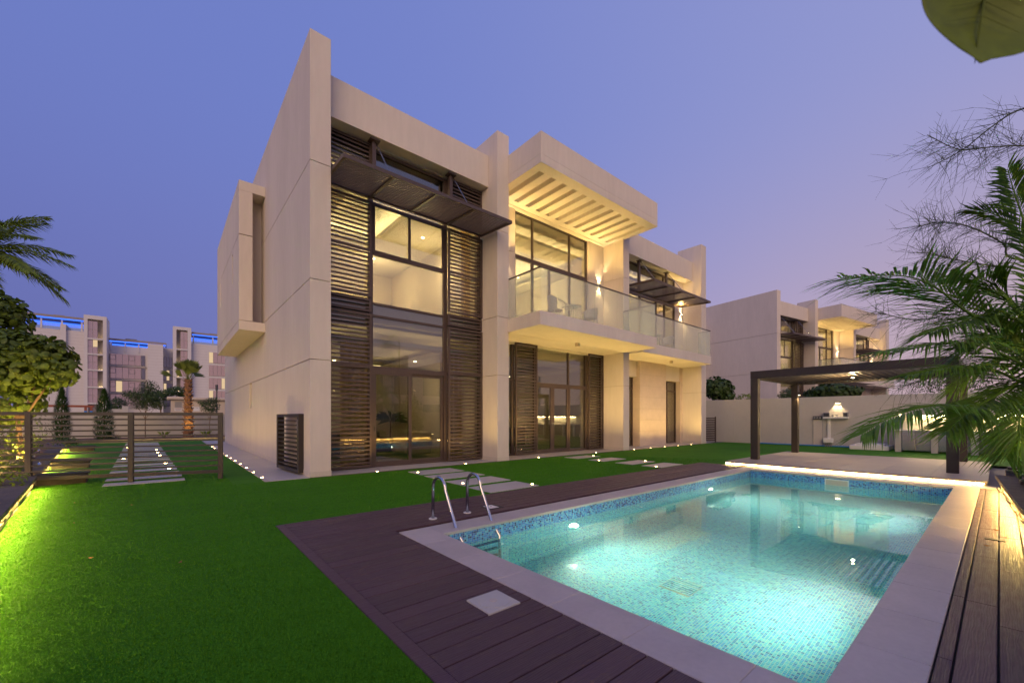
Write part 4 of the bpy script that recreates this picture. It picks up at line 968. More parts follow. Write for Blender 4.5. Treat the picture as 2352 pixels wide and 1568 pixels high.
# ================================================================== plants
def catmull(pts, n):
    P = [Vector(p) for p in pts]; P = [P[0]*2 - P[1]] + P + [P[-1]*2 - P[-2]]; out = []
    segs = len(P) - 3
    for i in range(n + 1):
        t = i/n*segs; k = min(int(t), segs-1); u = t-k; a, b, c, d = P[k:k+4]
        out.append(.5*((2*b) + (c-a)*u + (2*a-5*b+4*c-d)*u*u + (3*b-a-3*c+d)*u**3))
    return out
def frond_mesh(pts, ll, n, w=.03, r0=.022, droop=.35, fwd=.6, start=.12, mat='leaf_palm', seed=0):
    """feather leaf: tapering stalk with two rows of folded leaflets"""
    rn = random.Random(seed); q = MB(); C_ = catmull(pts, 24); m = len(C_)
    q.tube([tuple(p) for p in C_], [r0*(1 - .85*i/(m-1)) for i in range(m)], 5)
    up = Vector((0, 0, 1))
    for i in range(n):
        t = start + (1-start)*(i+.5)/n; x = t*(m-1); k = min(int(x), m-2); u = x-k
        p = C_[k].lerp(C_[k+1], u); T = (C_[k+1]-C_[k]).normalized(); S_ = T.cross(up)
        S_ = S_.normalized() if S_.length > .05 else Vector((1, 0, 0)); N_ = S_.cross(T).normalized()
        L = ll*(.35 + .65*math.sin(math.pi*min(1, (t-start)/(1-start)*.80 + .18)))*rn.uniform(.85, 1.1)
        for s in (-1, 1):
            f = fwd + .55*t*t; dv = (T*f + S_*s*1.0 + N_*(.16 + rn.uniform(-.14, .16))).normalized()
            a0 = p + T*rn.uniform(-.01, .01); a1 = a0 + dv*L*.5; dr = droop*L*rn.uniform(.5, 1.4)
            a1 = a1 - up*dr*.22; a2 = a0 + dv*L - up*dr
            wd = dv.cross(N_).normalized()*w*.5; fold = N_*w*.22
            q.add([tuple(a0), tuple(a0.lerp(a1, .45)+wd-fold), tuple(a1+wd*.9-fold), tuple(a2), tuple(a1-wd*.9-fold), tuple(a0.lerp(a1, .45)-wd-fold), tuple(a0.lerp(a1, .45)), tuple(a1)],
                  [(0, 1, 6), (1, 2, 7, 6), (2, 3, 7), (7, 3, 4), (6, 7, 4, 5), (0, 6, 5)])
    return q.mesh('frond', mat)
# near palm in the pool bed
palm = empty('palm_tree', (8.75, -.62, .16), label='feathery green palm arching over the pool deck beside the pergola', cat='palm')
O = Vector((8.75, -.62, .16))
crown = Vector((8.62, -.42, 1.95))
MB().tube([(0, 0, -.1), (-.02, .05, .6), (-.08, .12, 1.3), tuple(crown-O)], [.13, .10, .085, .07], 10).build('trunk', 'palm_bark', palm, smooth=True)
FR = [([(8.34,-.1,2.45),(7.76,.26,2.69),(7.31,.51,2.97),(6.84,.77,3.08),(6.15,1.22,3.02)], .85, 46),
      ([(8.57,-.16,2.48),(8.36,.28,2.94),(7.97,.74,3.16),(7.75,1.06,3.2)], .6, 34),
      ([(8.49,-.23,2.52),(8.01,.05,2.66),(7.55,.31,2.54),(7.11,.55,2.39)], .62, 40),
      ([(8.33,-.22,2.01),(7.64,.1,2.21),(7.14,.39,2.25),(6.37,.91,2.13)], .62, 46),
      ([(8.33,-.22,1.8),(7.86,.05,1.95),(7.34,.35,1.98),(6.75,.72,1.86)], .55, 42),
      ([(8.17,-.22,1.6),(7.43,.15,1.47),(6.74,.47,1.5),(6.21,.78,1.36),(5.85,.98,1.17)], .5, 46),
      ([(8.33,-.22,1.85),(7.7,.05,1.6),(7.31,.24,1.42),(6.97,.4,1.2)], .5, 40),
      ([(8.3,-.3,1.75),(7.9,-.2,1.5),(7.66,-.15,1.25),(7.6,-.2,.95)], .4, 34),
      ([(8.7,-.3,2.5),(8.76,-.06,3.02),(8.49,.17,3.25),(8.17,.57,3.3)], .6, 38),
      ([(8.70,-.35,2.7),(8.72,-.30,3.34),(8.63,-.21,3.92),(8.53,-.13,4.3),(8.46,-.07,4.62)], .5, 44),
      ([(8.75,-.35,2.7),(9.0,-.30,3.41),(9.0,-.16,3.95),(8.92,.05,4.22),(8.84,.27,4.35)], .45, 40),
      ([(8.7,-.5,2.2),(9.1,-.8,2.9),(9.5,-1.2,3.1),(9.9,-1.7,2.7)], .6, 36), ([(8.6,-.55,2.2),(8.2,-1.1,2.8),(7.8,-1.6,2.9),(7.3,-2.1,2.5)], .6, 36),
      ([(8.6,-.3,1.9),(8.45,-.1,2.3),(8.3,.1,2.45),(8.05,.35,2.3)], .5, 34), ([(8.6,-.3,1.8),(8.5,-.05,1.75),(8.3,.2,1.55),(8.1,.4,1.2)], .5, 34), ([(8.65,-.3,2.4),(8.7,-.1,2.9),(8.6,.15,3.1),(8.4,.4,2.95)], .5, 34), ([(8.6,-.35,1.7),(8.3,-.2,1.45),(8.05,-.1,1.2),(7.95,-.05,.9)], .45, 32), ([(8.7,-.3,2.2),(9.0,0.0,2.5),(9.1,.25,2.45),(9.1,.5,2.2)], .5, 34),
      ([(8.75,-.4,2.1),(9.2,-.25,2.6),(9.6,-.05,2.75),(10.0,.1,2.5)], .6, 36), ([(8.7,-.45,2.0),(9.0,-.1,2.2),(9.2,.2,2.1),(9.35,.5,1.75)], .55, 36)]
for i, (p, ll, n) in enumerate(FR):
    p = [tuple(crown)] + p
    link('frond', frond_mesh([tuple(Vector(c)-O) for c in p], ll*1.3, int(n*1.3), w=.028, r0=.024, droop=.34, start=.2, fwd=1.0, seed=i), palm)
q = MB(); q.tube([(.0, .2, 1.6), (-.45, .5, 2.22)], [.05, .035], 7)
for k in range(8): a = k*.8; q.tube([(-.42, .48, 2.18), (-.45+.06*math.cos(a), .5+.06*math.sin(a), 2.28)], [.02, .004], 4)
q.build('cut_stalk', 'leaf_date', palm)
# second, leaning date-like fan of leaflets low by the shrub
# wispy twig tree behind the palm
tw = empty('wispy_tree', (10.7, -1.35, .16), label='wispy leafless-looking tree of fine green twigs behind the palm', cat='tree'); O = Vector((10.7, -1.35, .16))
MB().tube([(0, 0, -.1), (.05, .03, 1.5), (-.05, .15, 3.2), (-.15, .4, 4.6), (-.3, .7, 5.8)], [.07, .06, .05, .035, .02], 7).build('trunk', 'bark', tw, smooth=True)
def twigs(name, base, main, n, ln, seed, rad=.0032):
    rn = random.Random(seed); q = MB(); C_ = catmull([Vector(b)-O for b in base + main], 20); m = len(C_)
    q.tube([tuple(p) for p in C_], [.014*(1-.8*i/(m-1)) + .002 for i in range(m)], 4)
    for i in range(n):
        t = rn.uniform(.3, 1); x = t*(m-1); k = min(int(x), m-2); p = C_[k].lerp(C_[k+1], x-k); T = (C_[k+1]-C_[k]).normalized()
        a = rn.uniform(0, 6.283); e = T.orthogonal().normalized(); f = T.cross(e)
        dv = (T*rn.uniform(.15, 1.0) + (e*math.cos(a)+f*math.sin(a))*rn.uniform(.5, 1)).normalized(); L = ln*rn.uniform(.4, 1.1)
        bend = Vector((rn.uniform(-.3, .3), rn.uniform(-.3, .3), rn.uniform(-.5, .25)))*L*.5
        p1 = p + dv*L*.5; p2 = p + dv*L + bend
        q.tube([tuple(p), tuple(p1), tuple(p2)], [rad, rad*.8, rad*.35], 3, False)
        for j in range(rn.choice((1, 2, 2, 3))):
            u = rn.uniform(.15, .9); s = p.lerp(p1, u) if u < .5 else p1.lerp(p2, u)
            d2 = (dv + Vector((rn.uniform(-1, 1), rn.uniform(-1, 1), rn.uniform(-1, 1)))*.8).normalized()
            q.tube([tuple(s), tuple(s + d2*L*rn.uniform(.25, .6))], [rad*.7, rad*.3], 3, False)
    return q.build(name, 'leaf_twig', tw)
twigs('branch', [(10.5, -.8, 5.6)], [(10.12,-.42,6.0),(9.82,-.17,5.98),(9.5,.1,5.71),(9.2,.35,5.4),(8.85,.65,5.15)], 70, .62, 1)
twigs('branch', [(10.5, -.9, 5.0)], [(10.12,-.42,5.44),(9.9,-.23,5.46),(9.53,.08,5.44),(9.16,.39,5.4),(8.79,.7,5.62)], 90, .60, 2)
twigs('branch', [(10.5, -1.0, 3.6)], [(9.8,-.15,3.75),(9.67,-.04,3.98),(9.3,.3,4.25),(8.9,.6,4.3),(8.69,.78,4.24)], 150, .48, 3)
twigs('branch', [(10.6, -1.1, 3.2)], [(9.9,-.2,3.6),(9.5,.1,3.65),(9.1,.45,3.75),(8.7,.75,3.85)], 150, .45, 4)
twigs('branch', [(10.6, -1.1, 2.6)], [(9.75,-.11,3.06),(9.09,.44,2.92),(8.64,.83,2.83),(8.19,1.21,2.96)], 110, .40, 5)
twigs('branch', [(10.6, -1.1, 1.6)], [(9.9,-.1,2.0),(9.4,.3,2.1),(8.9,.7,1.95),(8.5,1.0,1.8)], 120, .42, 6)
twigs('branch', [(10.6, -1.1, 4.2)], [(10.0,-.35,4.6),(9.8,-.2,4.7),(9.6,0.0,4.6)], 60, .5, 7)

def leafy(rn, n, lobes, size, shape='oval', jit=.35, inner=.55):
    """leaf-sized faces through the volume of several lobes"""
    q = MB(); tot = sum(l[3]*l[4]*l[5] for l in lobes)
    for cx, cy, cz, rx, ry, rz_ in lobes:
        k = int(n*rx*ry*rz_/tot)
        for _ in range(k):
            v = Vector((rn.gauss(0, 1), rn.gauss(0, 1), rn.gauss(0, 1))).normalized()*rn.uniform(inner, 1.08)**.6
            p = Vector((cx+v.x*rx, cy+v.y*ry, cz+v.z*rz_)); out = (v + Vector((0, 0, .25)) + Vector((rn.uniform(-1, 1), rn.uniform(-1, 1), rn.uniform(-1, 1)))*jit*1.8).normalized()
            a = out.orthogonal().normalized(); a = (a*math.cos(rn.uniform(0, 6.28)) + out.cross(a)*math.sin(rn.uniform(0, 6.28))).normalized(); b = out.cross(a)
            a = (a - Vector((0, 0, .35))).normalized(); s = size*rn.uniform(.55, 1.25)
            if shape == 'round':
                ring = [p + (a*math.cos(t)+b*math.sin(t)*.95)*s*.5*(1 + .12*math.cos(2*t)) - out*s*.10 for t in (0, .9, 1.8, 2.7, 3.6, 4.5, 5.4)]
                q.add([tuple(p)] + [tuple(c) for c in ring], [(0, i+1, (i+1) % 7 + 1) for i in range(7)])
            else:
                w = .30 if shape == 'oval' else .12
                q.add([tuple(p-a*s*.5), tuple(p+b*s*w-out*s*.06), tuple(p+a*s*.5), tuple(p-b*s*w-out*s*.06)], [(0, 1, 2), (0, 2, 3)])
    return q
def tree(name, loc, lab, lobes, n, size, mat, shape='oval', th=1.5, tr=.06, group=None, cat='tree', seed=0, inner=.5, limbs=True):
    rn = random.Random(seed + 50); o = empty(name, loc, label=lab, cat=cat, group=group)
    if th:
        q = MB(); q.tube([(0, 0, -.1), (rn.uniform(-.05, .05), rn.uniform(-.05, .05), th*.5), (rn.uniform(-.08, .08), rn.uniform(-.08, .08), th)], [tr, tr*.8, tr*.65], 7)
        if limbs:
            for l in lobes: q.tube([(0, 0, th*.7), (l[0]*.5, l[1]*.5, (th*.7+l[2])*.5), (l[0], l[1], l[2])], [tr*.55, tr*.4, tr*.15], 5)
        q.build('trunk', 'bark', o)
    leafy(rn, n, lobes, size, shape, inner=inner).build('crown', mat, o)
    return o
# broad-leaved tree at the fence
tree('broad_leaf_tree', (-3.0, 17.0, .1), 'large round-leaved green tree beyond the slat fence', [(0, 0, 2.7, .95, .95, .9), (-.55, .5, 3.9, .75, .75, .75), (.55, -.4, 2.9, .6, .6, .55), (.75, -.6, 2.5, .5, .5, .45), (-.4, .3, 1.7, .85, .85, .7), (-.9, .8, 3.0, .9, .9, 1.2), (-.7, .5, 4.45, .45, .45, .4)], 5200, .17, 'leaf_broad', 'round', 1.6, .07, seed=1)
for i, (x, y, h, w, s, sh, mt, lab) in enumerate((
        (-2.75, 13.6, .55, .5, .09, 'oval', 'leaf_date', 'yellow-green low shrub just behind the fence'), (-3.1, 15.2, 1.0, .6, .10, 'oval', 'leaf_broad', 'leafy shrub in the bed below the round-leaved tree'),
        (-3.5, 18.8, 1.3, .7, .10, 'oval', 'leaf_date', 'yellow-flowering shrub in the bed behind the round-leaved tree'), (-3.7, 21.5, 1.5, .7, .11, 'thin', 'leaf_tree', 'tall thin-leaved shrub in the bed near the cypresses'),
        (-3.1, 24.5, .5, .45, .08, 'oval', 'leaf_shrub', 'small dark shrub beside the far bench block'), (-4.2, 16.3, 1.6, .9, .12, 'oval', 'leaf_broad', 'bushy shrub leaning on the broad-leaved tree'), (-2.3, 32.2, .35, .35, .07, 'oval', 'leaf_shrub', 'small red-tinged shrub in front of the low garden wall'),
        (-2.15, 10.6, .4, .4, .08, 'oval', 'leaf_date', 'small lit shrub in the near bed before the fence'), (-2.3, 8.4, .35, .35, .07, 'oval', 'leaf_shrub', 'small dark shrub in the near bed'))):
    tree('garden_shrub', (x, y, .1), lab, [(0, 0, h*.55, w, w, h*.5), (w*.4, -w*.3, h*.45, w*.6, w*.6, h*.35), (-w*.4, w*.2, h*.8, w*.5, w*.5, h*.3)], int(330*w/.5), s, mt, sh, h*.4, .02, cat='shrub', seed=10+i)
# cypresses
def cypress(x, y, h, r, lab, seed):
    rn = random.Random(seed); o = empty('cypress', (x, y, .1), label=lab, cat='tree'); q = MB(); q.tube([(0, 0, -.1), (0, 0, h*.9)], [.05, .01], 6); q.build('trunk', 'bark', o); q = MB()
    for _ in range(2600):
        z = h*rn.random()**1.15; rr = r*min(1, .75 + z/h*1.2)*(1-(z/h)**2.2)**.8*rn.uniform(.6, 1.06); a = rn.uniform(0, 6.283); p = Vector((rr*math.cos(a), rr*math.sin(a), z+.05))
        dv = Vector((math.cos(a)*.5, math.sin(a)*.5, rn.uniform(.5, 1.2))).normalized(); s = Vector((-math.sin(a), math.cos(a), 0))*.02; L = rn.uniform(.08, .2)
        q.add([tuple(p-s), tuple(p+s), tuple(p+dv*L)], [(0, 1, 2)])
    q.build('crown', 'leaf_cyp', o)
cypress(-2.62, 31.9, 2.75, .46, 'narrow dark cypress in the middle of the low garden wall', 1); cypress(-4.35, 33.0, 2.85, .40, 'narrow dark cypress nearest the round-leaved tree', 2)
# fan palm in front of the low wall
fp = empty('fan_palm', (1.12, 34.3, .1), label='short fan palm with rough brown trunk by the low garden wall', cat='palm')
q = MB(); zs = np.linspace(-.1, 3.75, 26); q.tube([(.02*math.sin(z*2), 0, z) for z in zs], [.26 - .03*z + .025*((i % 2)*2-1) + (.04 if z > 3 else 0) for i, z in enumerate(zs)], 10)
for i in range(90):
    a = i*2.4; z = .1 + 3.7*i/90; r_ = .26 - .03*z; q.tube([(r_*math.cos(a)*.8, r_*math.sin(a)*.8, z), ((r_+.10)*math.cos(a), (r_+.10)*math.sin(a), z+.10)], [.06, .03], 4)
q.build('trunk', 'palm_bark', fp)
for i in range(26):
    rn = random.Random(i); a = i*2.399; el = R((89 - 1.35*i if i < 22 else 40 - 6*(i-22)) + rn.uniform(-5, 5)); pl = rn.uniform(.45, .95); dv = Vector((math.cos(a)*math.cos(el), math.sin(a)*math.cos(el), math.sin(el)))
    q = MB(); p0 = Vector((0, 0, 3.6)); p1 = p0 + dv*pl; q.tube([tuple(p0), tuple(p1)], [.018, .012], 4)
    sd = dv.cross(Vector((0, 0, 1))).normalized(); nn = sd.cross(dv); ro = rn.uniform(-.9, .9); sd, nn = sd*math.cos(ro)+nn*math.sin(ro), nn*math.cos(ro)-sd*math.sin(ro)
    for k in range(15):
        t = (k-7)/7*.75; d2 = (dv*math.cos(t) + sd*math.sin(t) + nn*.12*abs(t)).normalized(); L = .72*math.cos(t*.7)*rn.uniform(.9, 1.1); ws = (d2.cross(nn)).normalized()*.045
        pm = p1+d2*L*.55; pe = p1+d2*L-Vector((0, 0, .10*L)); q.add([tuple(p1), tuple(pm+ws), tuple(pe), tuple(pm-ws)], [(0, 1, 2), (0, 2, 3)])
    q.build('frond', 'leaf_fan', fp)
# date palm beyond the broad tree
dp = empty('date_palm', (-4.55, 20.0, .1), label='tall palm with drooping feather leaves above the round-leaved tree', cat='palm')
q = MB(); zs = np.linspace(-.1, 6.3, 30); q.tube([(0, 0, z) for z in zs], [.17 + .015*((i % 2)*2-1) for i in range(30)], 9); q.build('trunk', 'palm_bark', dp)
for i in range(22):
    a = i*2.399; e0 = R(78 - 3.4*i); dv = Vector((math.cos(a), math.sin(a), 0)); L = 2.25
    pts = [(0, 0, 6.25)]
    for t in (.33, .66, 1.0):
        ang = e0 - t*.9; prev = Vector(pts[-1]); pts.append(tuple(prev + (dv*math.cos(ang) + Vector((0, 0, math.sin(ang))))*L*.34))
    link('frond', frond_mesh(pts, .62, 60, w=.05, r0=.02, droop=.45, mat='leaf_date', start=.12, seed=100+i), dp)
# trees around the far end
tree('feathery_tree', (-1.0, 34.6, .1), 'light feathery tree with thin trunk in front of the low garden wall', [(0, 0, 2.5, .9, .8, .75), (.2, 0, 3.2, .5, .5, .45), (-.7, .2, 2.7, .5, .5, .3), (.6, 0, 2.1, .5, .5, .35)], 3600, .16, 'leaf_tree', 'thin', 1.7, .03, seed=31, inner=.15)
tree('slender_tree', (2.2, 33.2, .1), 'slender young tree with pale leaves next to the villa corner', [(0, 0, 2.0, .55, .5, .55), (.2, 0, 2.45, .35, .3, .25), (-.4, 0, 2.2, .35, .3, .2)], 800, .19, 'leaf_tree', 'thin', 1.5, .025, seed=32, inner=.2)
for x, y, lab in ((-.11, 33.5, 'young broad-bladed sprout in front of the low wall, beside the feathery tree'), (1.96, 33.2, 'young broad-bladed sprout beside the slender tree')):
    o = empty('banana_sprout', (x, y, .1), label=lab, cat='plant'); q = MB()
    for k in range(7): a = k*.9; q.add([(0, 0, 0), (.18*math.cos(a)+.05*math.sin(a), .18*math.sin(a)-.05*math.cos(a), .35), (.36*math.cos(a), .36*math.sin(a), .42), (.18*math.cos(a)-.05*math.sin(a), .18*math.sin(a)+.05*math.cos(a), .35)], [(0, 1, 2), (0, 2, 3)])
    q.build('leaves', 'leaf_date', o)
tree('street_tree', (-3.0, 46, 0), 'dark rounded tree behind the low wall before the curtain-wall wing', [(0, 0, 2.3, .65, .6, .75)], 900, .16, 'leaf_tree', 'oval', 1.6, .06, seed=33)
tree('street_tree', (-.4, 55, 0), 'flat-crowned dark tree in front of the plain block', [(-.3, 0, 3.5, 1.1, 1, .55), (.4, 0, 3.9, .9, .8, .4)], 1100, .2, 'leaf_shrub', 'oval', 3, .08, seed=34)
tree('street_tree', (1.0, 56, 0), 'flat-crowned dark tree in front of the lit corner tower', [(0, 0, 4.2, 1.0, 1, .55), (.6, 0, 3.7, .7, .7, .4)], 1000, .2, 'leaf_shrub', 'oval', 3.2, .08, seed=35)
tree('boundary_tree', (26.0, 11.1, 0), 'round broad-leaved tree against the blank side of the neighbouring villa', [(0, 0, 3.1, .8, .85, .65), (0, .3, 3.55, .5, .5, .38), (0, -.5, 2.7, .5, .45, .35)], 900, .22, 'leaf_shrub', 'round', 2.4, .07, seed=36)
tree('boundary_tree', (27.0, 5.7, 0), 'spreading broad-leaved tree over the wall in front of the neighbouring villa', [(0, 0, 2.75, .8, 1.1, .40), (0, .7, 2.6, .5, .6, .35), (0, -.7, 2.75, .5, .6, .3)], 900, .22, 'leaf_shrub', 'round', 2.2, .07, seed=37)
tree('boundary_shrub', (25.4, 7.25, 0), 'pale leafy shrub peeping over the boundary wall by the pergola post', [(0, 0, 2.55, .4, .5, .35)], 420, .13, 'leaf_tree', 'oval', 2.0, .04, cat='shrub', seed=38)
tree('boundary_shrub', (25.4, 9.4, 0), 'sparse pale shrub over the boundary wall beside the villa end', [(0, 0, 2.5, .3, .55, .25)], 240, .12, 'leaf_date', 'oval', 2.0, .03, cat='shrub', seed=39)
tree('boundary_tree', (26.5, 1.2, 0), 'thin feathery tree over the boundary wall behind the outdoor kitchen', [(0, 0, 3.0, .9, 1.6, .8)], 1500, .16, 'leaf_tree', 'thin', 2.2, .06, seed=40, inner=.2)
# planting in the pool bed
for i, (x, y, h, w, s, mt, lab) in enumerate(((10.35, -.62, 1.05, .50, .10, 'leaf_shrub', 'dense dark glossy shrub on the pool border by the seat slab'), (11.5, -.75, 1.3, .55, .11, 'leaf_shrub', 'dark leafy shrub between the seat slab and the pergola platform'), (9.3, -.75, .5, .35, .09, 'leaf_broad', 'low green shrub at the foot of the palm'),
        (11.3, -1.4, 2.2, .8, .13, 'leaf_date', 'tall yellow-green shrub behind the pool border'), (12.0, -2.2, 2.6, .9, .14, 'leaf_broad', 'tall leafy shrub against the wall beside the pergola'), (7.4, -1.1, .5, .4, .09, 'leaf_shrub', 'low shrub on the pool border before the palm'))):
    tree('pool_shrub', (x, y, .15), lab, [(0, 0, h*.55, w, w, h*.48), (-w*.5, w*.35, h*.35, w*.55, w*.5, h*.3), (w*.2, -w*.3, h*.85, w*.5, w*.5, h*.28)], int(900*w/.5), s, mt, 'oval', h*.5, .025, cat='shrub', seed=60+i, inner=.35)
# overhanging round-leaved branch close to the camera
lb = empty('round_leaf_tree', (2.2, -.75, .16), label='round-leaved tree whose big hanging leaf cuts into the sky', cat='tree')
O = Vector((2.2, -.75, .16))
MB().tube([(0, 0, -.1), (.05, 0, 1.2), (-.1, .05, 2.2), (-.45, .3, 2.55), (-.85, .60, 2.52), (-.97, .72, 2.38)], [.05, .045, .035, .02, .012, .005], 7).build('trunk', 'bark', lb, smooth=True)
def big_leaf(tip, stem, width, seed):
    rn = random.Random(seed); tip = Vector(tip)-O; stem = Vector(stem)-O; a = (tip-stem); L = a.length; a.normalize(); nrm = Vector((-.63, -.77, .12)); b = a.cross(nrm).normalized(); nrm = b.cross(a).normalized()
    q = MB(); rows = 30; cols = 14
    for i in range(rows+1):
        t = i/rows; tb = min(1, t/.965); wd = max(.004, width*max(0, 1-abs(2*tb-1)**2.3)**.48)
        if t > .93: wd = max(wd, .05*(1-t)/.07*1.6)
        for j in range(cols+1):
            u = (j/cols-.5)*2; p = stem + a*L*t + b*wd*u*.5 + nrm*(.10*wd*u*u + .012*math.sin(t*7)); q.v.append(tuple(p))
    for i in range(rows):
        for j in range(cols): k = i*(cols+1)+j; q.f.append((k, k+1, k+cols+2, k+cols+1))
    mr = MB().tube([tuple(stem + a*L*t_ - nrm*.002) for t_ in (-.12, .2, .5, .8, .97)], [.003, .0028, .0022, .0015, .0006], 6)
    for kk in range(6):
        t_ = .14 + .10*kk
        for sg in (-1, 1): mr.tube([tuple(stem + a*L*t_ - nrm*.001), tuple(stem + a*L*(t_+.10) + b*width*.25*sg + nrm*.004)], [.0009, .0003], 4)
    o = q.build('leaf', 'leaf_near', lb, smooth=True); mr.build('vein', 'leaf_near', o); md = o.modifiers.new('thickness', 'SOLIDIFY'); md.thickness = .0012
big_leaf((1.20, .03, 2.03), (1.238, .003, 2.315), .285, 1); big_leaf((1.5, -.3, 2.4), (1.6, -.2, 2.62), .2, 2); big_leaf((1.9, -.5, 2.2), (1.85, -.55, 2.5), .2, 3)
# ================================================================== buildings and things beyond the garden
YB = 140.0
def far_block(name, lab): return empty(name, (0, YB, 0), label=lab, cat='building')
def fwin(par, x0, x1, z0, z1, y, nx, nz, mat='far_glass', d=.25):
    w = empty('window'); w.parent = par
    for i in range(nx):
        for j in range(nz): bx('pane', x0+(x1-x0)*i/nx+.04, x0+(x1-x0)*(i+1)/nx-.04, y, y+.05, z0+(z1-z0)*j/nz+.04, z0+(z1-z0)*(j+1)/nz-.04, 'e_room' if random.random() < .06 else mat, w)
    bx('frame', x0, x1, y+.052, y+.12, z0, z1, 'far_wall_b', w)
def far_tower(x0, x1, w0, w1, ztop, zs, lab, flip=False):
    T = far_block('lit_corner_tower', lab); dep = 7
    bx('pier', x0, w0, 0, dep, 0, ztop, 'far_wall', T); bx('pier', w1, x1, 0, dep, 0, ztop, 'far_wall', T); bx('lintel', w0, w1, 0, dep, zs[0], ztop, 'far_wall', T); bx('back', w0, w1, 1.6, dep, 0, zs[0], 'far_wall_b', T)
    split = w0 + (w1-w0)*(.36 if flip else .64)
    for a, b in zip(zs, zs[1:]):
        bx('sill', w0, w1, -.05, 1.6, b-.35, b, 'far_wall', T)
        ga, gb = (split, w1) if flip else (w0, split)
        fwin(T, ga, gb, b, a-.36, .5, 2, 2); na, nb = (w0, split) if flip else (split, w1)
        bx('uplight', na+.15, nb-.1, .5, .9, b+.001, b+.06, 'e_far', T)
    return T
z5 = [25.0, 20.5, 16.8, 13.0, 8.9, 5.0]
far_tower(-14.95, -11.05, -14.3, -11.7, 25.9, z5, 'lit corner tower of the apartment block, the one beside the curtain-wall wing')
t2 = far_tower(1.39, 5.2, 2.1, 4.42, 25.5, [24.7, 19.7, 16.0, 12.3, 8.5, 4.8], 'lit corner tower of the apartment block above the fan palm', True)
for k in range(4): bx('slit_window', 1.35, 1.38, 3.2, 4.2, 19.2-3.75*k-2.4, 19.2-3.75*k, 'far_glass_dark', t2)
def canopy(par, x0, x1, y0, y1, z, gl=True, posts=4):
    bx('roof_canopy', x0, x1, y0, y1, z, z+.55, 'roofmetal', par); bx('blue_light', x0+.1, x1-.1, y0+.1, y0+.5, z-.28, z-.001, 'e_blue', par)
    for i in range(posts): x = x0+.4+(x1-x0-.8)*i/max(1, posts-1); bx('post', x-.15, x+.15, y0+.6, y0+.9, z-2.6, z-.001, 'far_wall', par)
    bx('blue_light', x0+.1, x1-.1, y1-.5, y1-.4, z-1.0, z-.001, 'e_blue', par)
lw = far_block('apartment_wing', 'pale blank wing of the apartment block with blue-lit roof terrace, by the round-leaved tree')
bx('wall', -25.5, -18.8, 1.5, 9, 0, 22.0, 'far_wall', lw); bx('wall', -18.8, -17.9, .6, 9, 0, 23.2, 'far_wall', lw); bx('wall', -17.9, -14.96, 1.2, 9, 0, 22.0, 'far_wall', lw)
canopy(lw, -25.5, -15.0, .8, 8, 24.6); bx('parapet_glass', -25.4, -15.1, 1.6, 1.7, 22.0, 23.4, 'rail_glass', lw); fwin(lw, -20.6, -18.9, 15, 19, 1.44, 2, 2, 'far_glass_dark'); fwin(lw, -20.6, -18.9, 9, 13, 1.44, 2, 2, 'far_glass_dark')
cw = far_block('curtain_wall_wing', 'recessed glazed wing of the apartment block between the lit towers'); bx('wall', -11.04, -3.6, 5, 12, 0, 19.8, 'far_wall', cw)
for zb, zt in ((14.95, 17.7), (11.45, 14.3), (8.0, 10.8), (4.5, 7.4)):
    fwin(cw, -10.94, -5.0, zb, zt, 4.85, 5, 1); fwin(cw, -4.95, -4.2, zb, zt, 4.85, 1, 1, 'far_glass_dark'); bx('floor_band', -11.0, -4.1, 4.6, 5, zb-.55, zb-.1, 'far_wall_b', cw)
    for xo in (-10.9, -7.35):
        sash = empty('opening_sash'); sash.parent = cw; q = MB(); a, b, c_, d_ = xo, xo+1.15, zt-1.55, zt-.35
        q.box(a, b, 4.76, 4.84, c_, c_+.09); q.box(a, b, 4.76, 4.84, d_-.09, d_); q.box(a, a+.09, 4.76, 4.84, c_+.09, d_-.09); q.box(b-.09, b, 4.76, 4.84, c_+.09, d_-.09); q.build('sash_frame', 'roofmetal', sash)
canopy(cw, -11.0, .1, 4.2, 11, 20.9, posts=5)
bk = far_block('plain_block', 'plain pale projecting block of the apartment building between glazed wing and corner tower'); bx('wall', -3.57, -.56, 0, 6, 0, 20.3, 'far_wall', bk); bx('wall', -.56, 1.38, 4, 9, 0, 20.0, 'far_wall', bk)
for k in range(4): fwin(bk, -.5, 1.3, 14.9-3.5*k, 17.6-3.5*k, 3.85, 3, 1, 'far_glass_dark')
for k in range(26): bx('cladding_joint', -3.575, -.555, -.02, -.001, .8+.75*k, .83+.75*k, 'far_wall_b', bk)
rw = far_block('apartment_wing', 'pale wing of the apartment block with blue-lit roof terrace, by the villa corner'); bx('wall', 5.22, 20, 1.2, 9, 0, 21.6, 'far_wall', rw)
for k in range(5): fwin(rw, 9.1, 12.9, 16.6-3.55*k, 19.6-3.55*k, 1.05, 4, 1)
canopy(rw, 5.3, 19, .9, 8, 24.1); bx('parapet_glass', 5.3, 19, 1.3, 1.4, 21.6, 22.9, 'rail_glass', rw)
for par, xa, xb, yf, zt in ((lw, -25.5, -18.81, 1.5, 22), (lw, -17.89, -14.97, 1.2, 22), (rw, 5.23, 9.0, 1.2, 21.5)):
    for k in range(int(zt/.75)): bx('cladding_joint', xa, xb, yf-.02, yf-.001, .8+.75*k, .83+.75*k, 'far_wall_b', par)
for par, x, y, z, w_, h_ in ((cw, -8.2, 9, 21.46, 2.2, .9), (cw, -3.0, 9, 21.46, 1.4, .7), (lw, -20.5, 5, 25.16, 1.8, .8), (rw, 9.5, 5, 24.66, 2.0, .8)): bx('roof_unit', x, x+w_, y, y+1.5, z, z+h_, 'roofmetal', par)
